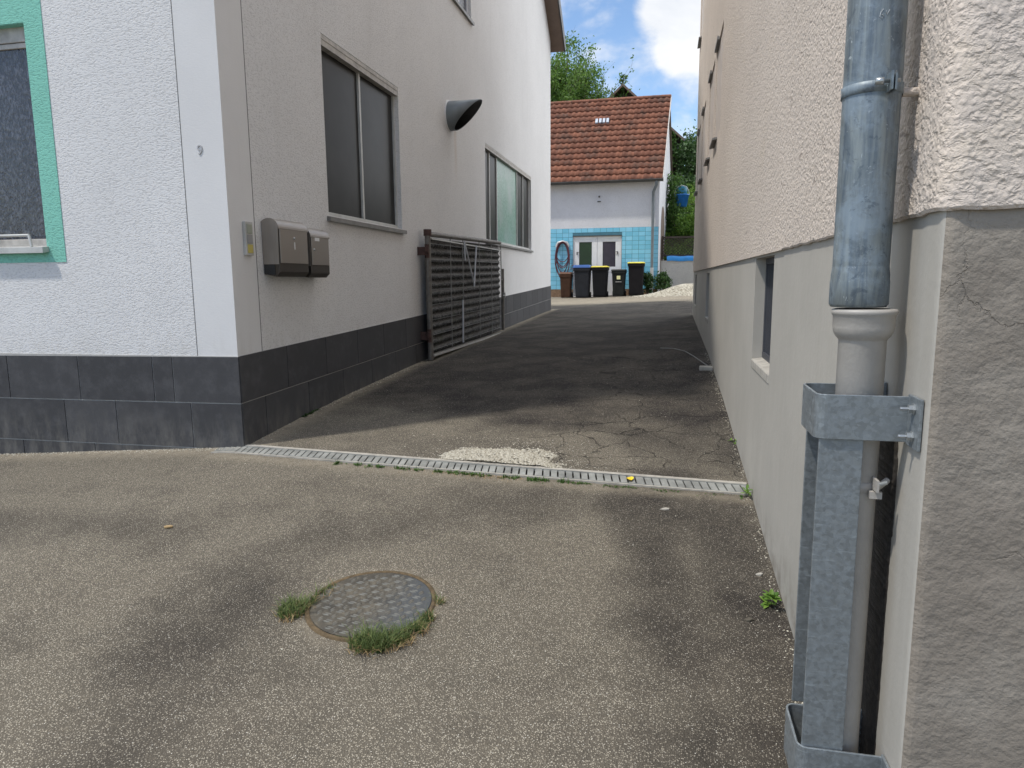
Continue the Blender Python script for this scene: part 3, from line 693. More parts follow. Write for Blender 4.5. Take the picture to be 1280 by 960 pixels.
mb = MB(); mb.lathe([(0, PX-.012), (.006, PX-.011), (.007, PX-.003), (.007, PX+.002), (.0035, PX+.003), (.0035, PX+.030), (.0, PX+.031)], (0, PY-.066, zc+.003), 12, 'x'); mb.build('clamp_bolt', M['bolt'], cl)
mb = MB(); mb.tube([(PX+.05, PY-.01, zc-.006), (XR-.005, PY-.01, zc-.006)], .008, 10); mb.build('wall_stub', M['pink'], cl)
PX2 = PX+.012
mb = MB()
mb.lathe([(.046, -.062), (.052, -.0615), (.0585, -.063), (.0605, -.068), (.0585, -.073), (.056, -.076), (.056, -.098), (.054, -.108), (.049, -.117), (.045, -.121), (.0435, -.124), (.0435, -1.40)], (PX2, PY, 0), 48)
mb.build('socket_pipe', M['grey_pipe'], dp)
mb = MB(); mb.lathe([(.044, -.425), (.0465, -.424), (.0465, -.406), (.044, -.405)], (PX2, PY, 0), 40)
mb.tube([(PX2+.028, PY-.052, -.413), (PX2+.055, PY-.03, -.400)], .006, 8); mb.box(PX2+.018, PX2+.040, PY-.056, PY-.040, -.432, -.418); mb.box(PX2+.025, PX2+.03, PY-.07, PY-.035, -.415, -.392)
oc = mb.build('old_clamp', M['grey_pipe'], dp)
mb = MB(); mb.tube([(PX2+.030, PY-.060, -.402), (PX2+.046, PY-.056, -.398)], .0045, 8); mb.build('clamp_screw', M['bolt'], oc)
# faint chalk scribble on the zinc
mb = MB()
def onpipe(u, z): a = math.atan2(-1, -.24)+u/.05; return (PX+.0512*math.cos(a), PY+.0512*math.sin(a), z)
for st in ([(.010, .475), (.006, .470), (.0045, .463), (.008, .459), (.011, .463), (.007, .466)], [(.014, .472), (.016, .465), (.020, .473)]):
    mb.tube([onpipe(u, z) for u, z in st], .0006, 5)
mb.build('chalk_mark', simple('chalk', (.5, .53, .55), .9), up)

mb = MB(); V = []; NG = 140  # dark strip on the wall, painted for the pipe's shadow and the debris there
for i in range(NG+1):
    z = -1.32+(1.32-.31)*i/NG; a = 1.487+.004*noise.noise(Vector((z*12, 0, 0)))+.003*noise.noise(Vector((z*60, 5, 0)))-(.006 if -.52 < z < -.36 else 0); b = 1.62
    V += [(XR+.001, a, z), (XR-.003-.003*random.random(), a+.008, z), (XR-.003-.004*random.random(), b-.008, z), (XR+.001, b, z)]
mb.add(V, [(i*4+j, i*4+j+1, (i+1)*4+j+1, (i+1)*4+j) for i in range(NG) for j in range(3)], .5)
g_ = mb.build('pipe_shadow_strip', simple('pipe_shadow_dark', (.035, .03, .025), .95, 0, .5, 60, .003), RB); g_['label'] = 'ragged dark strip of painted pipe shadow and debris behind the lower downpipe'
# ------------------------------------------------------------------ pipe guard
gd = thing('pipe_guard', (.37, 1.45, -1.3), 'galvanised steel impact guard bolted around the lower downpipe', 'pipe guard')
def strap(z0, z1, tabs, nm='strap'):
    xi, y0, y1, rr, th = .290, 1.425, 1.585, .022, .005
    pth = [(XR-.004, y0)]
    pth += [(xi+rr+.0, y0)]
    for k in range(1, 7): t = R(90*k/6); pth.append((xi+rr-rr*math.sin(t), y0+rr-rr*math.cos(t)))
    for k in range(0, 7): t = R(90*k/6); pth.append((xi+rr-rr*math.cos(t), y1-rr+rr*math.sin(t)))
    pth += [(XR-.004, y1)]
    def offs(i):
        a = Vector(pth[max(i-1, 0)]); b = Vector(pth[min(i+1, len(pth)-1)]); d = (b-a).normalized(); return Vector((-d.y, d.x))
    m = MB(); V = []
    for i, p in enumerate(pth):
        o = offs(i)*th; q = (p[0]-o.x, p[1]-o.y)      # inner side
        V += [(p[0], p[1], z0), (p[0], p[1], z1), (q[0], q[1], z1), (q[0], q[1], z0)]
    n = len(pth)
    m.add(V, [(i*4+j, i*4+(j+1) % 4, (i+1)*4+(j+1) % 4, (i+1)*4+j) for i in range(n-1) for j in range(4)]+[(0, 1, 2, 3), (n*4-4, n*4-3, n*4-2, n*4-1)], .5)
    for yy, sgn in ((y0, -1), (y1, 1)):
        a, b = (yy-.062, yy+.005) if sgn < 0 else (yy-.005, yy+.062)
        m.box(XR-.0075, XR-.0015, a, b, z0-.004, z1+.004)
    s = m.build(nm, M['galv'], gd, bevel=.0012, fix=True)
    for zz in (z0+.018, z1-.018):
        for yy in (y0-.032, y1+.032):
            m = MB(); c = (0, yy, zz)
            m.lathe([(.0, XR-.032), (.003, XR-.0315), (.0035, XR-.029), (.0035, XR-.018), (.008, XR-.0178), (.008, XR-.0105), (.011, XR-.0103), (.011, XR-.0078)], c, 6, 'x', False)
            m.build('bolt', M['bolt'], s)
strap(-.312, -.224, True); strap(-1.075, -.972, True)
mb = MB(); mb.box(.3, .381, 1.4325, 1.4385, -1.28, -.29); mb.build('front_plate', M['galv'], gd, bevel=.0015)
mb = MB(); mb.box(.306, .381, 1.5865, 1.5925, -.968, -.24); mb.build('rear_plate', M['galv'], gd, bevel=.0015)

# ------------------------------------------------------------------ mailboxes, intercom
def mailbox(y0, y1, z0, z1, label, window, lockz, labels):
    X0 = XW+.004; XF = XW+.125; zc_ = z1
    t = thing('mailbox', (XW, (y0+y1)/2, z0), label, 'mailbox', 'pair of metal mailboxes on the white wall')
    def prof(dx=0, ztop=z1, n=10):
        p = [(X0, z0+.02), (XF-.03, z0), (XF, z0+.03), (XF, ztop-.06)]
        for k in range(1, n+3): a = R(140*k/(n+2)); p.append((XF-.072*(1-math.cos(a)), ztop-.06+.06*math.sin(a)))
        p.append((X0, p[-1][1]-.005)); return p
    m = MB(); m.prism([(x, y0, z) for x, z in prof()], (0, y1-y0, 0)); b = m.build('body', M['steel_dark'], t, fix=True, bevel=.002)
    m = MB(); m.box(XF+.001, XF+.006, y0+.01, y1-.01, z0+.093, z1-.065); dr = m.build('door', M['steel'], t, bevel=.0015)
    # side sheets are lighter
    sd = MB(); pr = [(x, z) for x, z in prof()]; pr = [(X0, z0+.085), (XF-.004, z0+.085)]+[q for q in pr if q[1] > z0+.09]
    sd.prism([(x, y0-.003, z) for x, z in pr], (0, .0028, 0)); sd.build('side_sheet', M['steel'], t, fix=True)
    lid = MB(); n = 12; pts = []
    for k in range(n+1): a = R(140*k/n); pts.append((XF+.008-.074*(1-math.cos(a)), z1-.066+.070*math.sin(a)))
    V = [(x, y, z) for x, z in pts for y in (y0-.006, y1+.004)]+[(x-.004, y, z-.004) for x, z in pts for y in (y0-.006, y1+.004)]
    F = [(2*i, 2*i+1, 2*i+3, 2*i+2) for i in range(n)]+[(2*(n+1)+2*i, 2*(n+1)+2*i+2, 2*(n+1)+2*i+3, 2*(n+1)+2*i+1) for i in range(n)]
    o_ = 2*(n+1)
    F += [(2*i, 2*i+2, o_+2*i+2, o_+2*i) for i in range(n)]+[(2*i+1, o_+2*i+1, o_+2*i+3, 2*i+3) for i in range(n)]+[(0, o_, o_+1, 1)]
    lid.add(V, F, .5, False); lid.build('lid', M['steel'], t)
    m = MB(); ym = (y0+y1)/2 if window else y0+.045
    m.lathe([(0, XF+.012), (.008, XF+.0115), (.009, XF+.006)], (0, ym, lockz), 16, 'x'); m.build('lock', M['bolt'], dr)
    for (a, c, e, f) in labels: m = MB(); m.box(XF+.0062, XF+.0075, a, c, e, f); m.build('name_label', M['white_frame'], dr)
    return t, X0, XF
a, X0, XF = mailbox(4.36, 4.755, .035, .425, 'larger stainless steel mailbox beside the intercom, with newspaper slot open at its side', True, .30, [(4.555, 4.566, .225, .275)])
m = MB(); m.box(X0+.008, XF-.035, 4.3555, 4.3595, .05, .118); m.build('newspaper_slot', M['rubber'], a)
b_, X0, XF = mailbox(4.795, 5.085, .03, .395, 'smaller steel mailbox with name sticker, nearer the dark window', False, .235, [(4.855, 4.925, .300, .325)])
ic = thing('intercom', (XW, 4.2, .18), 'narrow aluminium doorbell panel with yellow lower button at the building corner', 'intercom')
mb = MB(); mb.box(XW+.001, XW+.022, 4.14, 4.225, .175, .392); mb.build('panel', M['al_frame'], ic, bevel=.002)
for c_, z0, z1 in (((.32, .34, .28), .315, .375), ((.30, .30, .30), .250, .308), ((.50, .42, .12), .190, .245)):
    mb = MB(); mb.box(XW+.0225, XW+.026, 4.155, 4.212, z0, z1); mb.build('button', simple('intercom_button', c_, .5), ic, bevel=.001)

# ------------------------------------------------------------------ gate
gt = thing('swing_gate', (-2.62, 7.47, -.88), 'old weathered metal gate swung open against the white wall', 'gate')
XG = -2.60; y0, y1 = 7.50, 10.92
def gb(y): return -.845+(y-y0)*.010
def gtp(y): return .512+(y-y0)*.022
mb = MB()
mb.tube([(XG, y0, gb(y0)-.05), (XG, y0, gtp(y0)+.02)], .033, 12)
mb.tube([(XG, y0, gtp(y0)), (XG, y1+.05, gtp(y1))], .028, 12)
mb.tube([(XG, y1+.22, gb(y1)), (XG, y1+.22, .18)], .026, 12)
mb.box(XG-.025, XG+.025, y0, y1+.24, gb(y0)-.02, gb(y0)+.018)
mb.build('frame', M['gate_frame'], gt)
mb = MB(); mb.box(XG+.026, XG+.034, y0+.03, y1+.2, gb(y0)-.012, gb(y0)+.012); mb.box(XG+.01, XG+.03, y0+.05, y1, gtp(y0)-.055, gtp(y0)-.040); mb.build('pale_rail', M['al_frame'], gt)
# corrugated panel
mb = MB(); NZ = 14; ny = 60; V = []; nz = NZ*8
for j in range(nz+1):
    for i in range(ny+1):
        y = y0+.03+(y1-y0-.03)*i/ny; z = gb(y)+.02+(gtp(y)-.05-gb(y)-.02)*j/nz
        ph = (j/8) % 1
        x = XG-.004+.013*math.sin(2*math.pi*ph)+.006*noise.noise(Vector((y*6, z*9, 1)))
        V.append((x, y, z))
mb.add(V, [(j*(ny+1)+i, j*(ny+1)+i+1, (j+1)*(ny+1)+i+1, (j+1)*(ny+1)+i) for j in range(nz) for i in range(ny)], .5, True)
mb.build('panel', M['gate_panel'], gt)
mb = MB()
for z in np.arange(-.78, .48, .17): mb.tube([(XG+.024, y0+.03, z), (XG+.024, y1, z+.03)], .0022, 5)
for y in (8.25, 8.78, 9.6, 10.3): mb.tube([(XG+.026, y, gb(y)+.02), (XG+.026, y, gtp(y)-.03)], .006, 5)
mb.build('wire_mesh', M['mesh_wire'], gt)
mb = MB()
for z in np.arange(.02, .50, .058): mb.tube([(XG, y1, z), (XG, y1+.14, z-.01)], .005, 5)
mb.tube([(XG, y1+.14, .0), (XG, y1+.10, .55)], .008, 6); mb.tube([(XG, y1+.14, .0), (XG, y1+.22, .02)], .008, 6)
mb.build('end_grid', M['mesh_wire'], gt)
mb = MB(); xg = XG+.035
mb.tube([(xg, 8.83, .50), (xg, 8.86, .26)], .009, 6); mb.tube([(xg, 8.84, .50), (xg, 9.28, -.05)], .010, 6); mb.tube([(xg, 9.42, .47), (xg, 9.28, -.08)], .010, 6); mb.tube([(xg, 8.72, -.25), (xg, 8.70, -.80)], .009, 6)
mb.build('brace_wire', M['white_wire'], gt)
for z in (.34, -.60):
    mb = MB(); mb.tube([(XG-.0, y0-.03, z-.09), (XG, y0-.03, z+.06)], .026, 10); mb.box(XW+.002, XG, y0-.075, y0-.045, z-.06, z+.03); mb.tube([(XG, y0-.06, z-.03), (XG+.0, y0-.06, z+.03)], .03, 10); mb.build('hinge', M['rust'], gt)
mb = MB(); mb.tube([(XG, y0, gtp(y0)-.02), (XG, y0, gtp(y0)+.05)], .045, 12); mb.build('post_cap', M['rust'], gt)
mb = MB(); mb.box(XG+.02, XG+.06, y1+.10, y1+.16, -.28, -.20); mb.tube([(XG+.06, y1+.12, -.24), (XG+.06, y1-.02, -.25)], .01, 6); mb.build('latch', M['mesh_wire'], gt)

# ------------------------------------------------------------------ drain
dr = thing('drainage_channel', (-1.2, 3.85, -1.1), 'narrow galvanised drainage grate across the alley mouth', 'drain')
def dz(x, y): return gh(x, y)
d_ = Vector((3.295, -.19)).normalized(); nrm = Vector((-d_.y, d_.x))
def dpt(t, off, dz_=0):
    x, y = drain_c(t); x += nrm.x*off; y += nrm.y*off; return Vector((x, y, gh(x, y)+dz_))
N = 40
for off, w_ in ((-.069, .014), (.078, .034)):
    mb = MB()
    for i in range(N):
        a, b = dpt(i/N, off, .0), dpt((i+1)/N, off, .0)
        mb.bar(a, b, w_, .016)
    mb.build('channel_edge', M['concrete'], dr)
mb = MB()
for i in range(N):
    p = [dpt(i/N, -.07, -.022-.012*random.random()), dpt((i+1)/N, -.07, -.026), dpt((i+1)/N, .07, -.022-.01*random.random()), dpt(i/N, .07, -.026)]; q = [dpt(i/N, -.075, -.0), dpt((i+1)/N, -.075, -.0), dpt((i+1)/N, .075, -.0), dpt(i/N, .075, 0)]
    mb.add(p+q, [(0, 1, 2, 3), (0, 1, 5, 4), (3, 2, 6, 7)], .5)
mb.build('channel_pit', M['pit'], dr)
ed = [0, .145, .29, .44, .585, .655, .83, 1.0]
for a, b in zip(ed, ed[1:]):
    mb = MB(); a += .001; b -= .001; n = max(2, int((b-a)*3.3/.041)); tilt = random.uniform(-.002, .003)
    for off in (-.057, .057):
        for i in range(6): mb.bar(dpt(a+(b-a)*i/6, off, tilt), dpt(a+(b-a)*(i+1)/6, off, tilt), .008, .014)
    for k in range(n+1):
        t = a+(b-a)*k/n; mb.bar(dpt(t+.0035, -.055, tilt-.002), dpt(t-.0035, .055, tilt-.002), .034, .012)
    mb.build('grate', M['binder'], dr)
lf = MB(); c = dpt(.813, -.01, .018); pts = [(c.x+.020*math.cos(t)*(1+.2*math.sin(3*t)), c.y+.028*math.sin(t), c.z+.004*math.sin(2*t)) for t in [R(k*30) for k in range(12)]]
lf.add(pts+[(p[0], p[1], p[2]-.002) for p in pts], [tuple(range(12)), tuple(range(12, 24))[::-1]], 1)
tag(lf.build('yellow_leaf', simple('yellow_leaf', (.80, .58, .02), .6), origin=tuple(c)), 'small bright yellow leaf lying on the drain grate', 'leaf')

# ------------------------------------------------------------------ manhole
MX, MY, MR = -1.077, 2.345, .228
tilt = Vector((-(gh(MX+.2, MY)-gh(MX-.2, MY))/.4, -(gh(MX, MY+.2)-gh(MX, MY-.2))/.4, 1)).normalized()
zm = gh(MX, MY)
def mp_(x, y, h=0): return (MX+x, MY+y, gh(MX, MY)+(gh(MX+.2, MY)-gh(MX-.2, MY))/.4*x+(gh(MX, MY+.2)-gh(MX, MY-.2))/.4*y+h)
mh = thing('manhole_cover', (MX, MY, zm), 'round worn checker plate manhole cover in the asphalt with weeds at its rim', 'manhole cover')
n = 72
def edge(t, r): return r*(1+.0)
mb = MB()
ring = lambda r, h: [mp_(r*math.cos(2*math.pi*k/n), r*math.sin(2*math.pi*k/n), h) for k in range(n)]
mb.add(ring(MR, .006)+ring(MR, -.01)+[mp_(0, 0, .006)], [(k, (k+1) % n, 2*n) for k in range(n)]+[(n+k, n+(k+1) % n, (k+1) % n, k) for k in range(n)], .5)
pt = mb.build('plate', M['checker'], mh)
mb = MB(); mb.add(ring(MR+.003, .0052)+ring(MR+.010, .0065)+ring(MR+.018, .007)+ring(MR+.022, -.01), [(j*n+k, j*n+(k+1) % n, (j+1)*n+(k+1) % n, (j+1)*n+k) for j in range(3) for k in range(n)], .5, True); mb.build('rim', M['moss'], mh)
mb = MB(); mb.add(ring(MR-.001, .0025)+ring(MR+.004, .0025), [(k, (k+1) % n, n+(k+1) % n, n+k) for k in range(n)], .5); mb.build('rim_gap', M['pit'], mh)
mb = MB(); P_ = .034
for i in range(-12, 13):
    for j in range(-12, 13):
        x, y = i*P_, j*P_
        a = R(-14); X_ = x*math.cos(a)-y*math.sin(a); Y_ = x*math.sin(a)+y*math.cos(a)
        if math.hypot(X_, Y_) > MR-.018: continue
        ang = a+(R(8) if (i+j) % 2 else R(72)); L_, W_ = .0145, (.0022 if (i+j) % 2 else .0034)
        ux, uy = math.cos(ang), math.sin(ang); pr = [(-1, 0), (-.5, -.8), (0, -1), (.5, -.8), (1, 0), (.5, .8), (0, 1), (-.5, .8)]
        for o_ in (-.0048, .0048):
            Xc, Yc = X_-uy*o_+ux*o_*.6, Y_+ux*o_+uy*o_*.6
            V = [mp_(Xc+ux*L_*p-uy*W_*q, Yc+uy*L_*p+ux*W_*q, .0058) for p, q in pr]+[mp_(Xc+ux*L_*p*.7-uy*W_*q*.4, Yc+uy*L_*p*.7+ux*W_*q*.4, .009) for p, q in pr]
            mb.add(V, [(k, (k+1) % 8, 8+(k+1) % 8, 8+k) for k in range(8)]+[tuple(range(8, 16))], .5)
mb.build('tread_lugs', M['checker_lug'], pt)

# ------------------------------------------------------------------ small plants
def blades(mb, cx, cy, n, rad, hmin, hmax, lean=.6, w=.0028, squash=(1, 1), ang=0, droop=.4):
    for _ in range(n):
        a = random.uniform(0, 2*math.pi); rr = rad*math.sqrt(random.random()); dx, dy = rr*math.cos(a)*squash[0], rr*math.sin(a)*squash[1]
        x = cx+dx*math.cos(ang)-dy*math.sin(ang); y = cy+dx*math.sin(ang)+dy*math.cos(ang); z = gh(x, y)-.002
        h = random.uniform(hmin, hmax); th = random.uniform(0, 2*math.pi); ln = h*random.uniform(.1, lean); ww = w*random.uniform(.6, 1.3)
        px, py = -math.sin(th)*ww, math.cos(th)*ww; V = []
        for k, (f, g) in enumerate(((0, 0), (.4, .45), (.75, .8), (1, 1-droop*.3))):
            s = (1-f*.9); X_ = x+math.cos(th)*ln*f**1.6; Y_ = y+math.sin(th)*ln*f**1.6; Z_ = z+h*g
            V += [(X_-px*s, Y_-py*s, Z_), (X_+px*s, Y_+py*s, Z_)]
        mb.add(V, [(0, 1, 3, 2), (2, 3, 5, 4), (4, 5, 7, 6)], random.random())
def tuft(x, y, spots, label, straw=True):
    t = thing('grass_tuft', (x, y, gh(x, y)), label, 'weed', 'grass tufts by the manhole')
    m = MB()
    for s in spots: blades(m, *s[:2], *s[2:6], w=.0021, lean=1.9); blades(m, s[0], s[1], s[2]//10, s[3]*.9, s[5], s[5]*1.25, w=.0024, lean=1.2)
    m.build('blades', M['grass'], t)
    if straw:
        m = MB()
        for s in spots: blades(m, s[0]+.01, s[1]-.010, s[2]//3, s[3]*1.2, .006, .030, lean=2.4, w=.0020)
        m.build('dry_stalks', M['straw'], t)
tuft(-1.345, 2.24, [(-1.35, 2.235, 330, .055, .012, .05), (-1.32, 2.30, 90, .035, .01, .04), (-1.30, 2.37, 40, .03, .008, .045), (-1.28, 2.42, 20, .02, .006, .03)], 'rounded green grass tuft at the left rim of the manhole cover')
tuft(-.93, 2.14, [(-.995, 2.095, 300, .052, .012, .055), (-.94, 2.10, 280, .05, .012, .055), (-.885, 2.15, 220, .042, .012, .048), (-.845, 2.215, 140, .034, .01, .042), (-.828, 2.28, 90, .024, .01, .04)], 'long strip of grass along the lower right rim of the manhole cover')
tuft(-.84, 2.42, [(-.822, 2.40, 36, .020, .012, .035)], 'smallest grass sprout at the right rim of the manhole cover')
def rosette(m, x, y, z, n, L, w, up=.5):
    for i in range(n):
        th = random.uniform(0, 6.28); l = L*random.uniform(.5, 1.1); ww = w*random.uniform(.7, 1.2); el = random.uniform(.1, up+.6)
        d = Vector((math.cos(th)*math.cos(el), math.sin(th)*math.cos(el), math.sin(el))); s = Vector((-math.sin(th), math.cos(th), 0)); nn = d.cross(s)
        o = Vector((x, y, z)); V = []
        for f, g in ((0, .12), (.25, .6), (.5, 1), (.75, .75), (1, .05)):
            c = o+d*l*f-Vector((0, 0, 1))*l*.25*f*f; V += [c-s*ww*g+nn*ww*g*.3, c, c+s*ww*g+nn*ww*g*.3]
        F = []
        for k in range(4): F += [(3*k, 3*k+1, 3*k+4, 3*k+3), (3*k+1, 3*k+2, 3*k+5, 3*k+4)]
        m.add(V, F, random.random())
def sprout(x, y, n, L, w, label, h=.05):
    m = MB()
    for i in range(3):
        xx, yy = x+random.uniform(-.02, .01), y+random.uniform(-.03, .03); rosette(m, xx, yy, gh(x, y)+h*i/3, n//3, L, w)
    tag(m.build('weed', M['leaf_light'], origin=(x, y, gh(x, y))), label, 'weed', 'weeds along the right wall')
sprout(.425, 2.60, 24, .055, .011, 'broad leafed green weed at the foot of the right wall beside the pipe guard', .06)
sprout(.445, 3.67, 20, .05, .007, 'small green weed at the right end of the drain grate', .05)
sprout(.45, 4.55, 12, .03, .006, 'tiny weed in the wall crack just beyond the drain', .03)
m = MB()
for k in range(20):
    x = -2.685+random.uniform(0, .02); y = 4.74+.012*k; rosette(m, x, y, gh(x, y), 7, .03, .006)
tag(m.build('weed', M['leaf_dark'], origin=(-2.68, 4.8, gh(-2.68, 4.8))), 'dark green weeds at the foot of the tiled plinth', 'weed')
# growth along the near edge of the drain: uncountable
m = MB(); ms = MB()
for k in range(900):
    t = random.choice([random.gauss(.36, .06), random.gauss(.49, .04), random.gauss(.66, .05), random.gauss(.6, .1), random.gauss(.82, .12)]); t = min(.99, max(.28, t))
    p = dpt(t, -.092-abs(random.gauss(0, .015)), 0)
    if noise.noise(Vector((t*40, 0, 0))) < -.1: continue
    if random.random() < .55: rosette(m, p.x, p.y, p.z, 2, .016 if t > .7 else .024, .004)
    else: blades(m, p.x, p.y, 2, .006, .006, .03 if t < .72 else .015, w=.002)
for k in range(500):
    t = random.gauss(.55, .05); p = dpt(t, -.10-abs(random.gauss(0, .03)), 0); blades(ms, p.x, p.y, 1, .006, .003, .01, lean=2.2, w=.002)
tag(m.build('ground_weeds', M['leaf']), 'low green weeds and moss along the near edge of the drain grate', 'weeds', None, 'stuff')
tag(ms.build('dry_litter', M['straw']), 'brown dry plant litter by the middle of the drain grate', 'litter', None, 'stuff')

# ------------------------------------------------------------------ gravel
def pebble(m, x, y, z, s):
    a = random.uniform(0, 6.28); e = random.uniform(.6, 1.3); V = []
    for px, py, pz in ((1, 0, 0), (-1, 0, 0), (0, 1, 0), (0, -1, 0), (0, 0, .8), (0, 0, -.6)):
        px += random.uniform(-.3, .3); py += random.uniform(-.3, .3); px *= e
        V.append((x+s*(px*math.cos(a)-py*math.sin(a)), y+s*(px*math.sin(a)+py*math.cos(a)), z+s*pz*random.uniform(.7, 1.1)))
    m.add(V, [(0, 2, 4), (2, 1, 4), (1, 3, 4), (3, 0, 4), (2, 0, 5), (1, 2, 5), (3, 1, 5), (0, 3, 5)], random.random())
m = MB()
k = 0
while k < 5200:
    x = random.uniform(-1.42, -.45); y = random.uniform(3.84, 4.34)
    u = (x+.98)/.40; v = (y-3.93)/.32; q = u*u+v*v+.5*noise.noise(Vector((x*7, y*7, 0)))
    if v < 0: q = u*u*1.0+.4*noise.noise(Vector((x*7, y*7, 0)))
    tl_ = (x+2.85)/3.295
    if y < 3.945-.19*tl_+.085: continue
    if q > 1.15 or (q > .75 and random.random() < (q-.75)/.4): continue
    pebble(m, x, y, gh(x, y)+.002+.018*max(0, 1-q), .0025+.008*random.random()**2); k += 1
for k in range(1500):
    x = random.gauss(-.92, .28); y = random.choice([random.uniform(3.86, 4.45), 3.9+abs(random.gauss(0, .08))])
    if y < 3.945-.19*((x+2.85)/3.295)+.085: continue
    pebble(m, x, y, gh(x, y)+.001, random.uniform(.002, .005))
tag(m.build('gravel_patch', M['gravel']), 'patch of pale loose gravel filling a pothole behind the drain', 'gravel', None, 'stuff')
m = MB()
for k in range(1500):     # grit at wall feet
    if k % 3: x = random.uniform(-5.2, -2.7); y = 4.0-.015-abs(random.gauss(0, .035))
    else: x = -2.69+abs(random.gauss(0, .04)); y = random.uniform(4.0, 9)
    pebble(m, x, y, gh(x, y)+.001, random.uniform(.002, .006))
for k in range(500): x = .455-abs(random.gauss(0, .02)); y = random.uniform(1.6, 8); pebble(m, x, y, gh(x, y)+.001, random.uniform(.002, .005))
for k in range(260): x = random.uniform(-3.5, .4); y = random.uniform(1.2, 9); pebble(m, x, y, gh(x, y)+.001, random.uniform(.002, .0045))
tag(m.build('loose_grit', M['gravel']), 'scattered pale grit along the wall feet', 'grit', None, 'stuff')
for (x, y, s, lab, mt) in ((.02, 3.43, .03, 'pale flat stone chip below the right half of the drain', 'concrete'), (.40, 2.84, .018, 'white chip of stone near the foot of the right wall', 'concrete'), (-2.34, 2.81, .03, 'pale dry leaf fragment on the asphalt left of the manhole', 'straw'), (.32, 2.49, .02, 'dark crumpled leaf by the broad leafed weed', 'pit')):
    mq = MB(); pts = [(x+s*math.cos(R(k*40))*random.uniform(.6, 1), y+.6*s*math.sin(R(k*40))*random.uniform(.6, 1), gh(x, y)+.006+.003*math.sin(k)) for k in range(9)]
    mq.add(pts+[(p[0], p[1], p[2]-.006) for p in pts], [tuple(range(9)), tuple(range(9, 18))[::-1]]+[(k, 9+k, 9+(k+1) % 9, (k+1) % 9) for k in range(9)], .6)
    tag(mq.build('dry_leaf' if 'leaf' in lab.split(' on ')[0].split(' by ')[0] else 'stone_chip', M[mt], origin=(x, y, gh(x, y))), lab, 'leaf' if 'leaf' in lab.split(' on ')[0].split(' by ')[0] else 'stone')
# drain stub by the right wall with cable
m = MB(); m.box(.33, .455, 6.84, 6.93, gh(.3, 6.9)-.02, gh(.3, 6.9)+.035); tag(m.build('concrete_block', M['concrete'], origin=(.37, 6.88, gh(.3, 6.9)), bevel=.01), 'small pale concrete block at the foot of the right wall', 'block')
m = MB(); m.tube([(x, y, gh(x, y)+.010) for x, y in ((-.05, 8.25), (.1, 8.2), (.22, 7.95), (.30, 7.6), (.37, 7.25), (.42, 7.0), (.44, 6.96))], .005, 6)
tag(m.build('cable', M['mesh_wire'], origin=(.3, 7.6, gh(.3, 7.6))), 'thin grey cable lying on the alley by the concrete block', 'cable')


# ------------------------------------------------------------------ house at the back
HX1 = -.30; HX0 = -8.2; HY0 = 25.; HY1 = 31.; HE = 3.34; HRY = 28.; HRZ = 6.72
HB = thing('tile_roofed_house', (-4.2, 25, -.62), 'small white house with red pantile roof and turquoise tiled lower wall at the alley end', 'house')
skew = .42     # its gable wall runs slightly to the right
def hx(y): return HX1+skew*(y-HY0)/(HY1-HY0)*1.0
DW = (-3.235, -1.575, -.58, 1.49)
mb = MB(); wall_grid(mb, 'y', HY0, HX0, HX1, -.7, HE, [DW], .1, 1)
mb.add([(hx(HY0), HY0, -.7), (hx(HY1), HY1, -.7), (hx(HY1), HY1, HE), (hx(HRY), HRY, HRZ-.05), (hx(HY0), HY0, HE)], [(0, 1, 2, 3, 4)], .5)
mb.add([(HX0, HY0, -.7), (HX0, HY1, -.7), (HX0, HY1, HE), (HX0, HRY, HRZ-.05), (HX0, HY0, HE)], [(0, 1, 2, 3, 4)], .5)
mb.add([(HX0, HY1, -.7), (hx(HY1), HY1, -.7), (hx(HY1), HY1, HE), (HX0, HY1, HE)], [(0, 1, 2, 3)], .5)
mb.build('wall', M['house_white'], HB)
mb = MB(); tw, thh = .222, .148; z0_, z1_ = -.35, 1.775
nrow = round((z1_-z0_)/thh)
for k in range(nrow):
    za = z0_+(z1_-z0_)*k/nrow; zb = z0_+(z1_-z0_)*(k+1)/nrow; x = HX1-.004
    while x > HX0+.1:
        xa, xb = max(HX0, x-tw), x; x -= tw
        segs = [(xa, xb)]
        if zb > DW[2]-.1 and za < DW[3]+.0:
            segs = []
            if xa < DW[0]-.03: segs.append((xa, min(xb, DW[0]-.03)))
            if xb > DW[1]+.03: segs.append((max(xa, DW[1]+.03), xb))
        for a, b in segs:
            if b-a > .02: mb.box(a+.005, b-.005, HY0-.014, HY0-.006, za+.005, zb-.005)
tb = MB()
tb.box(HX0, DW[0]-.02, HY0-.008, HY0+.002, z0_, z1_); tb.box(DW[1]+.02, HX1+.001, HY0-.008, HY0+.002, z0_, z1_); tb.box(DW[0]-.02, DW[1]+.02, HY0-.0075, HY0+.002, DW[3]+.02, z1_-.001)
tcl = tb.build('tile_cladding', simple('dark_tile_joint', (.06, .17, .22), .8), HB); mb.build('wall_tiles', M['turq_tile'], tcl)
mb = MB(); mb.box(HX0, DW[0]-.02, HY0-.012, HY0+.001, -.66, -.352); mb.box(DW[1]+.02, HX1+.002, HY0-.012, HY0+.001, -.66, -.352)
mb.build('base_strip', simple('brown_dirty_base', (.20, .13, .08), .9, 0, .4, 20), HB)
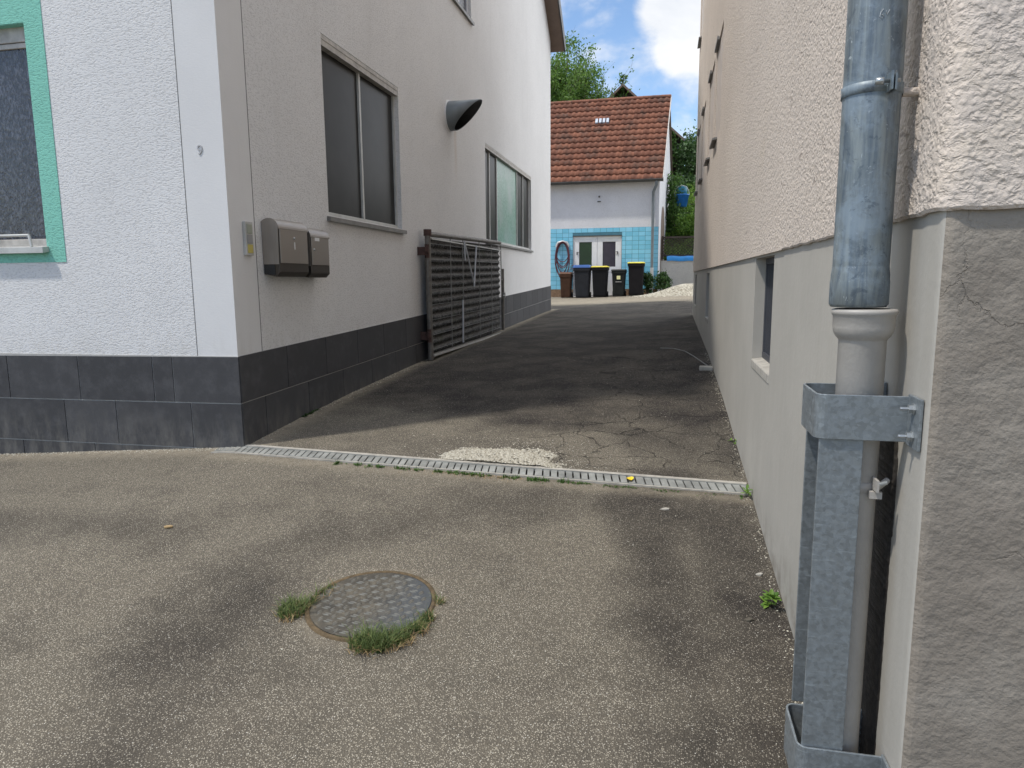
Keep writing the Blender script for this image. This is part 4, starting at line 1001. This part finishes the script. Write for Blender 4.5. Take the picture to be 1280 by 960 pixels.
# double leaf glazed door
mb = MB(); x0, x1, z0, z1 = DW; y = HY0+.03; xm = (x0+x1)/2
for a, b in ((x0, xm), (xm, x1)):
    mb.box(a+.004, b-.004, y, y+.05, z1-.19, z1-.004); mb.box(a+.004, b-.004, y, y+.05, .25, .43); mb.box(a+.004, a+.19, y+.001, y+.051, .43, z1-.19); mb.box(b-.19, b-.004, y+.001, y+.051, .43, z1-.19)
    mb.box(a+.004, b-.004, y+.008, y+.045, z0+.02, .25)
    mb.box(a+.04, b-.04, y-.012, y+.01, z1-.09, z1-.06)
do = mb.build('double_door', M['white_frame'], HB, bevel=.006)
for a, b, c_ in ((x0, xm, (.01, .035, .012)), (xm, x1, (.035, .03, .045))):
    g = MB(); g.box(a+.17, b-.17, y+.025, y+.03, .40, z1-.17); g.build('pane', simple('dark_house_glass', c_, .12), do)
for a in (x0+.12, x1-.12): g = MB(); g.box(a-.015, a+.015, y-.03, y, .86, .96); g.tube([(a, y-.03, .95), (a+.09*(1 if a < xm else -1), y-.035, .95)], .01, 6); g.build('handle', M['darkmetal'], do)
mb = MB(); mb.box(x0-.03, x1+.03, HY0-.03, HY0-.0, z1+.004, z1+.03); mb.build('door_trim', M['darkmetal'], HB)
mb = MB(); mb.tube([(-2.35, HY0-.01, 2.85), (-2.35, HY0-.05, 2.83)], .03, 8); mb.build('wall_hook', M['darkmetal'], HB)
mb = MB(); mb.box(-2.41, -2.29, HY0-.04, HY0-.001, 2.66, 2.69); mb.build('wall_bracket', M['darkmetal'], HB)
# gable side door opening (arched, dark)
mb = MB(); pts = []
sy = lambda y, o=0: (hx(y)+.006+o, y)
arch = [(25.9, -.6), (27.3, -.6), (27.3, 1.9)]+[(26.6+.7*math.cos(R(k*15)), 1.9+.7*math.sin(R(k*15))) for k in range(1, 12)]+[(25.9, 1.9)]
mb.prism([(hx(y)+.004, y, z) for y, z in arch], (.012, 0, 0)); mb.build('side_door', M['soffit'], HB)
# pantile roof
def pantiles(x0, x1, ya, za, yb, zb, row, pitch, nm, parent, mat, skewf=None):
    L = math.hypot(yb-ya, zb-za); dy, dz_ = (yb-ya)/L, (zb-za)/L; nr = round(L/row); row = L/nr; m = MB(); nc = int((x1-x0)/pitch)
    for r_ in range(nr):
        s0 = r_*row; s1 = (r_+1)*row+.03
        for c in range(nc):
            xx0 = x1-(c+1)*pitch; V = []; K = 6
            for k in range(K+1):
                u = k/K; h = .030*(math.sin(math.pi*min(1, u/.6)) if u < .6 else -.35*math.sin(math.pi*(u-.6)/.4)); x = xx0+u*pitch
                for s, lift in ((s0, .052), (s1, .004)):
                    hh = h+lift
                    sk = 0 if skewf is None else skewf(ya+dy*s)
                    V.append((x+sk, ya+dy*s-dz_*hh, za+dz_*s+dy*hh))
                hh = h+.006; V.append((x+(0 if skewf is None else skewf(ya+dy*s0)), ya+dy*s0-dz_*hh, za+dz_*s0+dy*hh))
            F = [(3*k, 3*k+3, 3*k+4, 3*k+1) for k in range(K)]+[(3*k+2, 3*k+5, 3*k+3, 3*k) for k in range(K)]
            m.add(V, F, random.random()**1.2, True)
    o = m.build(nm, mat, parent); return o
sk = lambda y: skew*(y-HY0)/(HY1-HY0)
rf = pantiles(HX0-.2, HX1+.1, HY0-.22, HE-.02, HRY, HRZ, .31, .213, 'roof', HB, M['roof_tile'], sk)
mb = MB(); mb.add([(HX0-.2, HY0-.2, HE-.03), (HX1+.1, HY0-.2, HE-.03), (HX1+.08+sk(HRY), HRY, HRZ-.03), (HX0-.2, HRY, HRZ-.03), (HX1+.1+sk(HY1), HY1+.2, HE-.03), (HX0-.2, HY1+.2, HE-.03)], [(0, 1, 2, 3), (3, 2, 4, 5)], .5); mb.build('roof_deck', M['soffit'], rf)
mb = MB()
xx = HX1+.1+sk(HRY)
while xx > HX0-.2: mb.tube([(xx, HRY, HRZ+.015), (xx-.36, HRY, HRZ+.03)], [.085, .075], 12); xx -= .34
mb.build('ridge_tiles', M['roof_tile'], rf)
mb = MB(); mb.hexa([(HX1+.1, HY0-.22, HE-.1), (HX1+.125, HY0-.22, HE-.1), (HX1+.125+sk(HRY), HRY, HRZ-.08), (HX1+.1+sk(HRY), HRY, HRZ-.08), (HX1+.1, HY0-.22, HE+.06), (HX1+.125, HY0-.22, HE+.06), (HX1+.125+sk(HRY), HRY, HRZ+.07), (HX1+.1+sk(HRY), HRY, HRZ+.07)]); mb.build('verge_board', M['dirty_frame'], rf)
nx_, nz_ = -(HRZ-HE)/math.hypot(HRY-HY0, HRZ-HE), 0
for k in range(4):   # glass tiles
    s = .78; yy = HY0-.22+(HRY-HY0+.22)*.70; zz = HE+(HRZ-HE)*.70
    xa = -2.71+k*.135
    g = MB(); g.hexa([(xa, yy-.06, zz-.03), (xa+.095, yy-.06, zz-.03), (xa+.095, yy+.10, zz+.15), (xa, yy+.10, zz+.15), (xa, yy-.11, zz+.02), (xa+.095, yy-.11, zz+.02), (xa+.095, yy+.05, zz+.20), (xa, yy+.05, zz+.20)]); g.build('glass_tile', M.setdefault('gt', simple('frosted_glass_tile', (.38, .42, .48), .3)), rf, bevel=.01)
# gutter and downpipe
mb = MB(); n = 9; V = []
for x in (HX0-.2, HX1+.12):
    for k in range(n): t = R(180+180*k/(n-1)); V.append((x, HY0-.30+.075*math.cos(t), HE-.02+.075*math.sin(t)))
mb.add(V, [(k, k+1, n+k+1, n+k) for k in range(n-1)], .5, True); mb.tube([(HX0-.2, HY0-.375, HE-.018), (HX1+.12, HY0-.375, HE-.018)], .012, 6); mb.add([(HX1+.12, HY0-.375, HE-.02), (HX1+.12, HY0-.225, HE-.02), (HX1+.12, HY0-.3, HE-.095)], [(0, 1, 2)], .5); mb.build('gutter', M['darkmetal'], HB)
M['dp_grey'] = simple('grey_zinc_downpipe', (.16, .18, .19), .5, .3)
mb = MB(); mb.tube([(-.40, HY0-.3, HE-.07), (-.40, HY0-.3, HE-.2), (-.50, HY0-.14, HE-.42), (-.50, HY0-.12, HE-.6), (-.50, HY0-.12, .35)], .05, 12); gp = mb.build('downpipe', M['dp_grey'], HB)
mb = MB(); mb.tube([(-.50, HY0-.12, .38), (-.50, HY0-.12, -.6)], .06, 12); mb.build('standpipe', M['al_frame'], gp)

# ------------------------------------------------------------------ hose
hs_ = thing('garden_hose', (-3.62, 24.95, -.5), 'dark red garden hose looped on a bracket on the turquoise tiled wall', 'hose')
m = MB(); m.tube([(-3.83, 24.93, 1.13), (-3.83, 24.93, 1.2), (-3.78, 24.93, 1.29), (-3.62, 24.93, 1.33), (-3.47, 24.93, 1.29), (-3.42, 24.93, 1.2), (-3.42, 24.93, 1.13)], .045, 10); m.build('holder', M['al_frame'], hs_)
m = MB(); mb2 = simple('dark_red_hose', (.10, .025, .035), .45)
for k in range(5):
    w2 = .20+.015*k; b = [.25, .45, .6, .38, .05][k]; yk = 24.90-.012*k; pts = []
    for i in range(25):
        t = R(i*360/24); pts.append((-3.62+w2*math.sin(t)*(1 if abs(math.sin(t)) else 1), yk, (1.28+b)/2+((1.28-b)/2)*math.cos(t)+.01*k))
    m.tube(pts, .016, 7, False)
m.tube([(-3.83, 24.88, 1.1), (-3.85, 24.88, .5), (-3.72, 24.86, .1), (-3.60, 24.86, -.05)], .016, 7); m.tube([(-3.42, 24.88, .9), (-3.38, 24.88, .42), (-3.25, 24.88, .50), (-3.12, 24.9, .46), (-3.2, 24.9, .38), (-3.34, 24.88, .36)], .014, 7)
m.build('hose_loops', mb2, hs_)

# ------------------------------------------------------------------ bins
def bin_(x0, x1, ztop, cb, clid, label, flat=False, sticker=False, y=24.2, lidh=.07):
    xc = (x0+x1)/2*y/25; w_ = (x1-x0)*y/25; zt = ztop*y/25; zg = gh(xc, y)+.0
    t = thing('wheelie_bin', (xc, y, zg), label, 'wheelie bin', 'wheelie bins in front of the turquoise wall'); d = w_*1.15; h = zt-zg
    def ringp(f, z, dy=0, rnd=.12):
        hw, hd = w_/2*f, d/2*f; c = min(hw, hd)*rnd*2; P = []
        for sx, sy_ in ((1, -1), (1, 1), (-1, 1), (-1, -1)):
            cx0, cy0 = sx*(hw-c), sy_*(hd-c)
            base = {(1, -1): -90, (1, 1): 0, (-1, 1): 90, (-1, -1): 180}[(sx, sy_)]
            for k in range(4): a = R(base+30*k); P.append((xc+cx0+c*math.cos(a), y+dy+cy0+c*math.sin(a), z))
        return P
    secs = [(.72, zg+.02), (.76, zg+.08), (.90, zt-lidh-.10), (.93, zt-lidh-.09), (.98, zt-lidh-.085), (.98, zt-lidh)]
    V = [p for f, z in secs for p in ringp(f, z)]; n = 16; m = MB()
    m.add(V, [(j*n+k, j*n+(k+1) % n, (j+1)*n+(k+1) % n, (j+1)*n+k) for j in range(len(secs)-1) for k in range(n)]+[tuple(range(n))[::-1], tuple(range((len(secs)-1)*n, len(secs)*n))], .5)
    mat = simple('bin_plastic', tuple(c_*.6 for c_ in cb), .7, 0, .2, 5, spec=.2); m.build('body', mat, t)
    secs = [(1.02, zt-lidh+.002), (1.03, zt-lidh+.02), (.98, zt-.012), (.85, zt)]
    V = [p for f, z in secs for p in ringp(f, z)]; m = MB()
    m.add(V, [(j*n+k, j*n+(k+1) % n, (j+1)*n+(k+1) % n, (j+1)*n+k) for j in range(len(secs)-1) for k in range(n)]+[tuple(range(n))[::-1], tuple(range((len(secs)-1)*n, len(secs)*n))], .5)
    m.build('lid', simple('lid_plastic', clid, .4, 0, .1), t)
    m = MB(); m.tube([(xc-w_*.42, y+d*.55, zt-lidh-.02), (xc+w_*.42, y+d*.55, zt-lidh-.02)], .016, 8); m.build('handle', M['rubber'], t)
    for s in (-1, 1): m = MB(); m.lathe([(0, s*w_*.36), (.09, s*w_*.36), (.1, s*w_*.36+s*.02), (.09, s*w_*.36+s*.05), (0, s*w_*.36+s*.05)], (xc, y+d*.36, zg+.10), 20, 'x'); m.build('wheel', M['rubber'], t)
    if sticker:
        m = MB(); yf = y-d*.5*.93; m.box(xc-.06, xc+.06, yf-.008, yf, zt-.34, zt-.22); m.build('sticker', simple('yellow_sticker', (.70, .68, .35), .6), t)
        m = MB(); m.box(xc-.10, xc+.10, yf-.004, yf+.01, zt-.43, zt-.415); m.build('ridge', M['al_frame'], t)
    return t
bin_(-3.72, -3.27, .255, (.095, .047, .028), (.15, .075, .045), 'small brown bin under the hose, leftmost of the row')
bin_(-3.215, -2.60, .50, (.035, .038, .045), (.05, .12, .34), 'dark grey wheelie bin with a blue lid', lidh=.10)
bin_(-2.585, -1.985, .46, (.012, .012, .014), (.62, .52, .06), 'black wheelie bin with a yellow lid in front of the white door', lidh=.05)
bin_(-1.885, -1.37, .34, (.022, .026, .024), (.02, .024, .022), 'small black wheelie bin with a pale yellow sticker', sticker=True, lidh=.05)
bin_(-1.33, -.74, .58, (.014, .012, .014), (.62, .54, .06), 'black wheelie bin with a yellow lid, rightmost of the row by the shrub', lidh=.05)

# ------------------------------------------------------------------ gravel heap, low wall, lattice
m = MB(); hcx, hcy = .72, 23.6
def heap(x, y):
    e = math.exp(-(((x-hcx)/.95)**2+((y-hcy)/.9)**2)); return .35*e-.02
V = []; nx = 44; ny = 36
for j in range(ny+1):
    for i in range(nx+1):
        x = -1.9+4.8*i/nx; y = 21.6+3.6*j/ny; V.append((x, y, gh(x, y)+heap(x, y)+.03*noise.noise(Vector((x*5, y*5, 0)))-.012))
m.add(V, [(j*(nx+1)+i, j*(nx+1)+i+1, (j+1)*(nx+1)+i+1, (j+1)*(nx+1)+i) for j in range(ny) for i in range(nx)], .6, True)
for k in range(6000):
    x = random.gauss(hcx-.1, .8); y = random.gauss(hcy-.3, .7)
    if not (21.7 < y < 24.9 and x < 2.8): continue
    z = heap(x, y)
    if z < .0 and random.random() < .5: continue
    pebble(m, x, y, gh(x, y)+z+.005, random.uniform(.012, .032))
tag(m.build('gravel_heap', M['gravel']), 'low heap of pale gravel before the white wall at the alley end', 'gravel', None, 'stuff')
gwt = plaster('dirty_white_garden_wall', (.62, .60, .55), .6, .006, .25).m
m = MB(); m.box(-.22+.0, 6, 26.0, 26.25, -.8, .64); tag(m.build('low_wall', gwt, origin=(2.5, 26.1, -.5)), 'low dirty white garden wall behind the gravel heap', 'wall')
m = MB(); V = []
for i in range(41):
    x = -.0+6*i/40; s = .03*noise.noise(Vector((x*3, 0, 0))); V += [(x, 25.95, .62+s), (x, 25.94, .70+s), (x, 26.0, .80+s), (x, 26.2, .79), (x, 26.3, .68)]
m.add(V, [(i*5+j, i*5+j+1, (i+1)*5+j+1, (i+1)*5+j) for i in range(40) for j in range(4)], .5, True)
tag(m.build('blue_tarpaulin', simple('blue_plastic_sheet', (.03, .26, .62), .4), origin=(2, 26, .64)), 'bright blue plastic sheet laid over the low wall top', 'tarpaulin')
lt = thing('lattice_fence', (2.5, 26.15, .8), 'dark brown diamond lattice fence on the low wall', 'fence')
M['lattice'] = simple('dark_brown_wood', (.06, .045, .035), .8); xa, xb, za, zb = -.20, 5.8, .80, 1.46
m = MB(); m.box(xa, xb, 26.13, 26.18, zb-.03, zb+.04); m.box(xa, xb, 26.131, 26.179, za, za+.05)
for x in (xa, 1.75, 3.7, 5.7): m.box(x, x+.06, 26.12, 26.19, za-.1, zb+.06)
m.build('frame', M['lattice'], lt)
m = MB(); s = .115; H = zb-za; k = xa-H
while k < xb:
    for sg in (1, -1):
        a = max(xa, k); t0 = a-k; b = min(xb, k+H); t1 = b-k
        if b > a:
            z0 = za+t0 if sg > 0 else zb-t0; z1 = za+t1 if sg > 0 else zb-t1
            m.bar((a, 26.155+.006*sg, z0), (b, 26.155+.006*sg, z1), .03, .008) if False else m.bar((a, 26.155+.006*sg, z0), (b, 26.155+.006*sg, z1), .008, .022, up=(0, 0, 1))
    k += s
m.build('lattice', M['lattice'], lt)

# ------------------------------------------------------------------ hillside garden
def hill(x, y): return .55+min(5.2, max(0, (y-26.4)))*.62+.25*noise.noise(Vector((x*.6, y*.6, 0)))
m = MB(); V = []; nx = 40; ny = 30
for j in range(ny+1):
    for i in range(nx+1):
        x = -.1+14*i/nx; y = 26.3+16*j/ny; V.append((x, y, hill(x, y)))
m.add(V, [(j*(nx+1)+i, j*(nx+1)+i+1, (j+1)*(nx+1)+i+1, (j+1)*(nx+1)+i) for j in range(ny) for i in range(nx)], .5, True)
tag(m.build('hillside', simple('dark_garden_soil', (.05, .05, .025), .95, 0, .3, 2)), None, None, None, 'structure')
def leaves(m, pts, size, n=1, spread=0.):
    for (x, y, z) in pts:
        for _ in range(n):
            c = Vector((x+random.gauss(0, spread), y+random.gauss(0, spread), z+random.gauss(0, spread))); s = size*random.uniform(.6, 1.3)
            d = Vector((random.gauss(0, 1), random.gauss(0, 1), random.gauss(0, .8))).normalized(); u = d.cross(Vector((random.gauss(0, 1), random.gauss(0, 1), random.gauss(0, 1)))).normalized(); v = d.cross(u)
            m.add([c-u*s, c-v*s*.5+d*s*.12, c+u*s, c+v*s*.5+d*s*.12], [(0, 1, 2, 3)], random.random())
m = MB(); pts = []
for k in range(16000):
    x = random.uniform(-.1, 2.4); y = random.uniform(26.45, 34); h = .35*(noise.noise(Vector((x*1.6, y*1.6, 7)))+.5)
    pts.append((x, y, hill(x, y)+random.uniform(.0, 1)*max(.03, h)))
leaves(m, pts, .05)
tag(m.build('ground_cover', M['leaf_light']), 'bright green plants covering the garden slope behind the lattice', 'plants', None, 'stuff')
def shrub(name, label, cat, cx, cy, cz, rx, ry, rz, nclump, nl, size, mat, trunk=True, grp=None, crad=.3, base=None, hollow=0.):
    zb_ = base if base is not None else cz-rz; t = thing(name, (cx, cy, zb_), label, cat, grp); m = MB(); cl = []
    for k in range(nclump):
        while 1:
            p = Vector((random.uniform(-1, 1), random.uniform(-1, 1), random.uniform(-1, 1)))
            if hollow < p.length < 1: break
        cl.append(Vector((cx+p.x*rx, cy+p.y*ry, cz+p.z*rz)))
    for c in cl:
        for _ in range(nl):
            p = c+Vector((random.gauss(0, crad), random.gauss(0, crad), random.gauss(0, crad*.8))); leaves(m, [p], size)
    m.build('crown', mat, t)
    if trunk:
        m = MB(); m.tube([(cx, cy, zb_-.3), (cx+.05*rx, cy, cz-.3*rz), (cx, cy, cz+.3*rz)], [.05+.03*rx, .04+.02*rx, .02], 8)
        for c in random.sample(cl, min(len(cl), 26)): m.tube([(cx, cy, cz-.5*rz+.4*rz*random.random()), ((cx+c.x)/2, (cy+c.y)/2, (cz+c.z)/2+.1*rz), tuple(c)], [.03+.01*rx, .018, .006], 5)
        m.build('trunk', M['bark'], t)
    return t
shrub('garden_bush', 'leafy green bush climbing beside the gable wall of the tile roofed house', 'bush', .18, 28.6, 2.6, .22, .6, 1.7, 60, 60, .06, M['leaf'], crad=.14, base=.8)
shrub('garden_tree', 'dark dense tree behind the blue bucket at the right end of the alley', 'tree', 1.15, 33.5, 4.6, .75, 1.2, 1.7, 80, 110, .08, M['leaf_dark'], crad=.22, base=3.)
shrub('garden_bush', 'low bright bush on the slope under the blue bucket', 'bush', .85, 28.0, 2.0, .5, .4, .35, 30, 60, .05, M['leaf_light'], crad=.12, trunk=False)
shrub('garden_bush', 'dark shrub under the garden tree behind the slope', 'bush', .8, 32.0, 3.6, .7, .5, .8, 50, 80, .07, M['leaf_dark'], crad=.2, trunk=False)
shrub('potted_shrub', 'dark green shrub beside the rightmost bin', 'shrub', -.62, 24.55, -.13, .16, .15, .38, 16, 50, .05, M['leaf_dark'], crad=.06, base=-.55)
shrub('corner_shrub', 'dark bushy plant at the right corner of the tile roofed house', 'shrub', -.08, 24.9, -.12, .22, .15, .28, 16, 60, .05, M['leaf_dark'], crad=.07, base=-.5)
# blue bucket
bk = thing('blue_bucket', (.50, 28.2, 2.75), 'blue plastic bucket with handle standing in the greenery on the slope', 'bucket')
bm_ = simple('blue_plastic', (.03, .18, .55), .4)
zb0 = 2.72
m = MB(); m.lathe([(0, zb0), (.19, zb0), (.27, zb0+.42), (.28, zb0+.42), (.285, zb0+.46), (.265, zb0+.46), (.25, zb0+.3), (0, zb0+.3)], (.50, 28.2, 0), 24); m.build('pail', bm_, bk)
m = MB(); m.tube([(.50+.28*math.cos(R(k*15)), 28.18, zb0+.44+.36*math.sin(R(k*15))) for k in range(13)], .014, 6); m.build('handle', M['al_frame'], bk)
m = MB(); m.lathe([(0, zb0+.40), (.22, zb0+.42), (.23, zb0+.75), (.2, zb0+.78), (0, zb0+.76)], (.48, 28.4, 0), 24); m.build('lid_tub', simple('teal_plastic', (.03, .20, .30), .5), bk)

# ------------------------------------------------------------------ barn
BN = thing('wooden_barn', (-2.1, 34, 3), 'dark wooden barn gable behind the tile roofed house', 'barn')
wood = Mat('dark_boards', .85, 0, .2); _n = wood.noise(1, 5, .6, v=wood.mapv(sc=(14, 2, .7))); wood.col(wood.mix(wood.ramp(_n, .3, .7), (.018, .014, .011), (.065, .048, .036)))
pk = (-2.15, 8.80); re = (.62, 6.25); le = (-4.92, 6.25)
m = MB(); m.prism([(le[0]+.25, 34, .0), (re[0]-.05, 34, .0), (re[0]-.05, 34, re[1]+.02), (pk[0], 34, pk[1]-.12), (le[0]+.25, 34, le[1]+.1)], (0, 6, 0)); m.build('wall', wood.m, BN, fix=True)
for e in (le, re):
    m = MB(); s = 1 if e[0] > pk[0] else -1
    m.hexa([(pk[0], 33.7, pk[1]-.1), (e[0]+.02*s, 33.7, e[1]-.1), (e[0]+.02*s, 40.2, e[1]-.1), (pk[0], 40.2, pk[1]-.1), (pk[0], 33.7, pk[1]+.02), (e[0]+.02*s, 33.7, e[1]+.02), (e[0]+.02*s, 40.2, e[1]+.02), (pk[0], 40.2, pk[1]+.02)]); m.build('roof', M['soffit'], BN, fix=True)
m = MB(); m.tube([(re[0]+.08, 33.6, re[1]-.06), (re[0]+.08, 40, re[1]-.06)], .06, 10); m.tube([(re[0]+.06, 33.65, re[1]-.1), (re[0]-.15, 33.8, re[1]-.35), (re[0]-.4, 33.95, re[1]-.45)], .035, 8); m.build('gutter', M['dp_grey'], BN)
t = thing('ivy', (.0, 33.9, 3.), 'green ivy climbing the right side of the dark barn gable', 'climber'); m = MB()
pts = []
for k in range(2600):
    x = random.uniform(-1.0, .28); z = random.uniform(2.6, 8.6); zl = pk[1]-(x-pk[0])*.92-.05
    if z > zl: continue
    if random.random() < .45 and noise.noise(Vector((x*2, z*2, 0))) < 0: continue
    pts.append((x, 33.9-random.random()*.35, z))
leaves(m, pts, .08); m.build('leaves', M['leaf'], t)
m = MB()
for x in (-.5, -.1, .15): m.tube([(x, 33.93, 2.4), (x+.1, 33.93, 4), (x-.05, 33.93, 6)], .02, 5)
m.build('stems', M['bark'], t)
t = thing('ivy', (-2.1, 33.9, 7.5), 'small ivy sprig on the peak of the dark barn gable', 'climber'); m = MB()
leaves(m, [(-2.15+random.gauss(0, .12), 33.75, 8.9+random.uniform(-.35, .32)) for _ in range(90)]+[(-2.35+random.gauss(0, .3), 33.8, 8.25+random.uniform(-.3, .35)) for _ in range(110)], .075); m.build('leaves', M['leaf'], t)
m = MB(); m.tube([(-2.2, 33.85, 7.4), (-2.12, 33.8, 8.5), (-2.13, 33.75, 9.2)], .012, 5); m.build('stems', M['bark'], t)
t = thing('barn_gap_tree', (.9, 37, 3), 'thin leafy treetop against the sky right of the barn', 'tree')
t.name = 'garden_tree'
m = MB(); leaves(m, [(1.3+random.gauss(0, .35), 37+random.gauss(0, .3), 6.2+random.gauss(0, .55)) for _ in range(700)], .08); m.build('crown', M['leaf'], t); m = MB(); m.tube([(1.3, 37, 3), (1.25, 37, 5), (1.3, 37, 6.8)], [.08, .05, .02], 7); m.build('trunk', M['bark'], t)

# ------------------------------------------------------------------ tree behind the house
TR = thing('broadleaf_tree', (-4.9, 33, .5), 'airy green tree rising behind the red roof next to the white building', 'tree')
mt = MB(); ml = MB(); root = Vector((-5.6, 32.6, 0.5)); tips = []
mt.tube([root, (-5.6, 32.6, 3.5), (-5.5, 32.6, 6.3)], [.2, .16, .10], 10)
def branch(p, d, L, r, depth):
    pts = [p]; q = p.copy(); dd = d.copy()
    for k in range(4):
        dd = (dd+Vector((random.gauss(0, .16), random.gauss(0, .16), random.gauss(.05, .12)))).normalized(); q = q+dd*L/4; pts.append(q.copy())
    mt.tube(pts, [r*(1-.18*k) for k in range(5)], 5 if depth else 6)
    if depth == 0 or L < .35: tips.append((pts, L)); return
    for k in range(3 if depth > 1 else 4):
        i = random.randint(1, 4); nd = (dd+Vector((random.gauss(0, .55), random.gauss(0, .5), random.gauss(.15, .4)))).normalized(); branch(pts[i], nd, L*random.uniform(.5, .75), r*.5, depth-1)
    tips.append((pts[2:], L*.5))
for k in range(32):
    z = 4.6+2.2*random.random(); a = random.uniform(-.5, 1.0)
    d = Vector((math.sin(a)*1.0, random.uniform(-.5, .5), random.uniform(.5, 1.3))).normalized(); branch(Vector((-5.55+random.uniform(-.3, .8), 32.6, z)), d, random.uniform(1.7, 2.6), .045, 3)
for pts, L in tips:
    for p in pts[1:]:
        if p.z > 10.55-.25*abs(p.x+3.9) and random.random() < .93: continue
        den = 16 if p.z < 8.6 and p.x < -3.9 else 8
        if p.x > -2.75 or p.z > 10.6: den = 2
        for _ in range(random.randint(den//2, den)):
            leaves(ml, [p+Vector((random.gauss(0, .13), random.gauss(0, .13), random.gauss(0, .12)))], .064)
ml.build('crown', M['leaf_mid'], TR); mt.build('trunk', M['bark'], TR)

for o in D.objects:
    if '_o' in o: del o['_o']
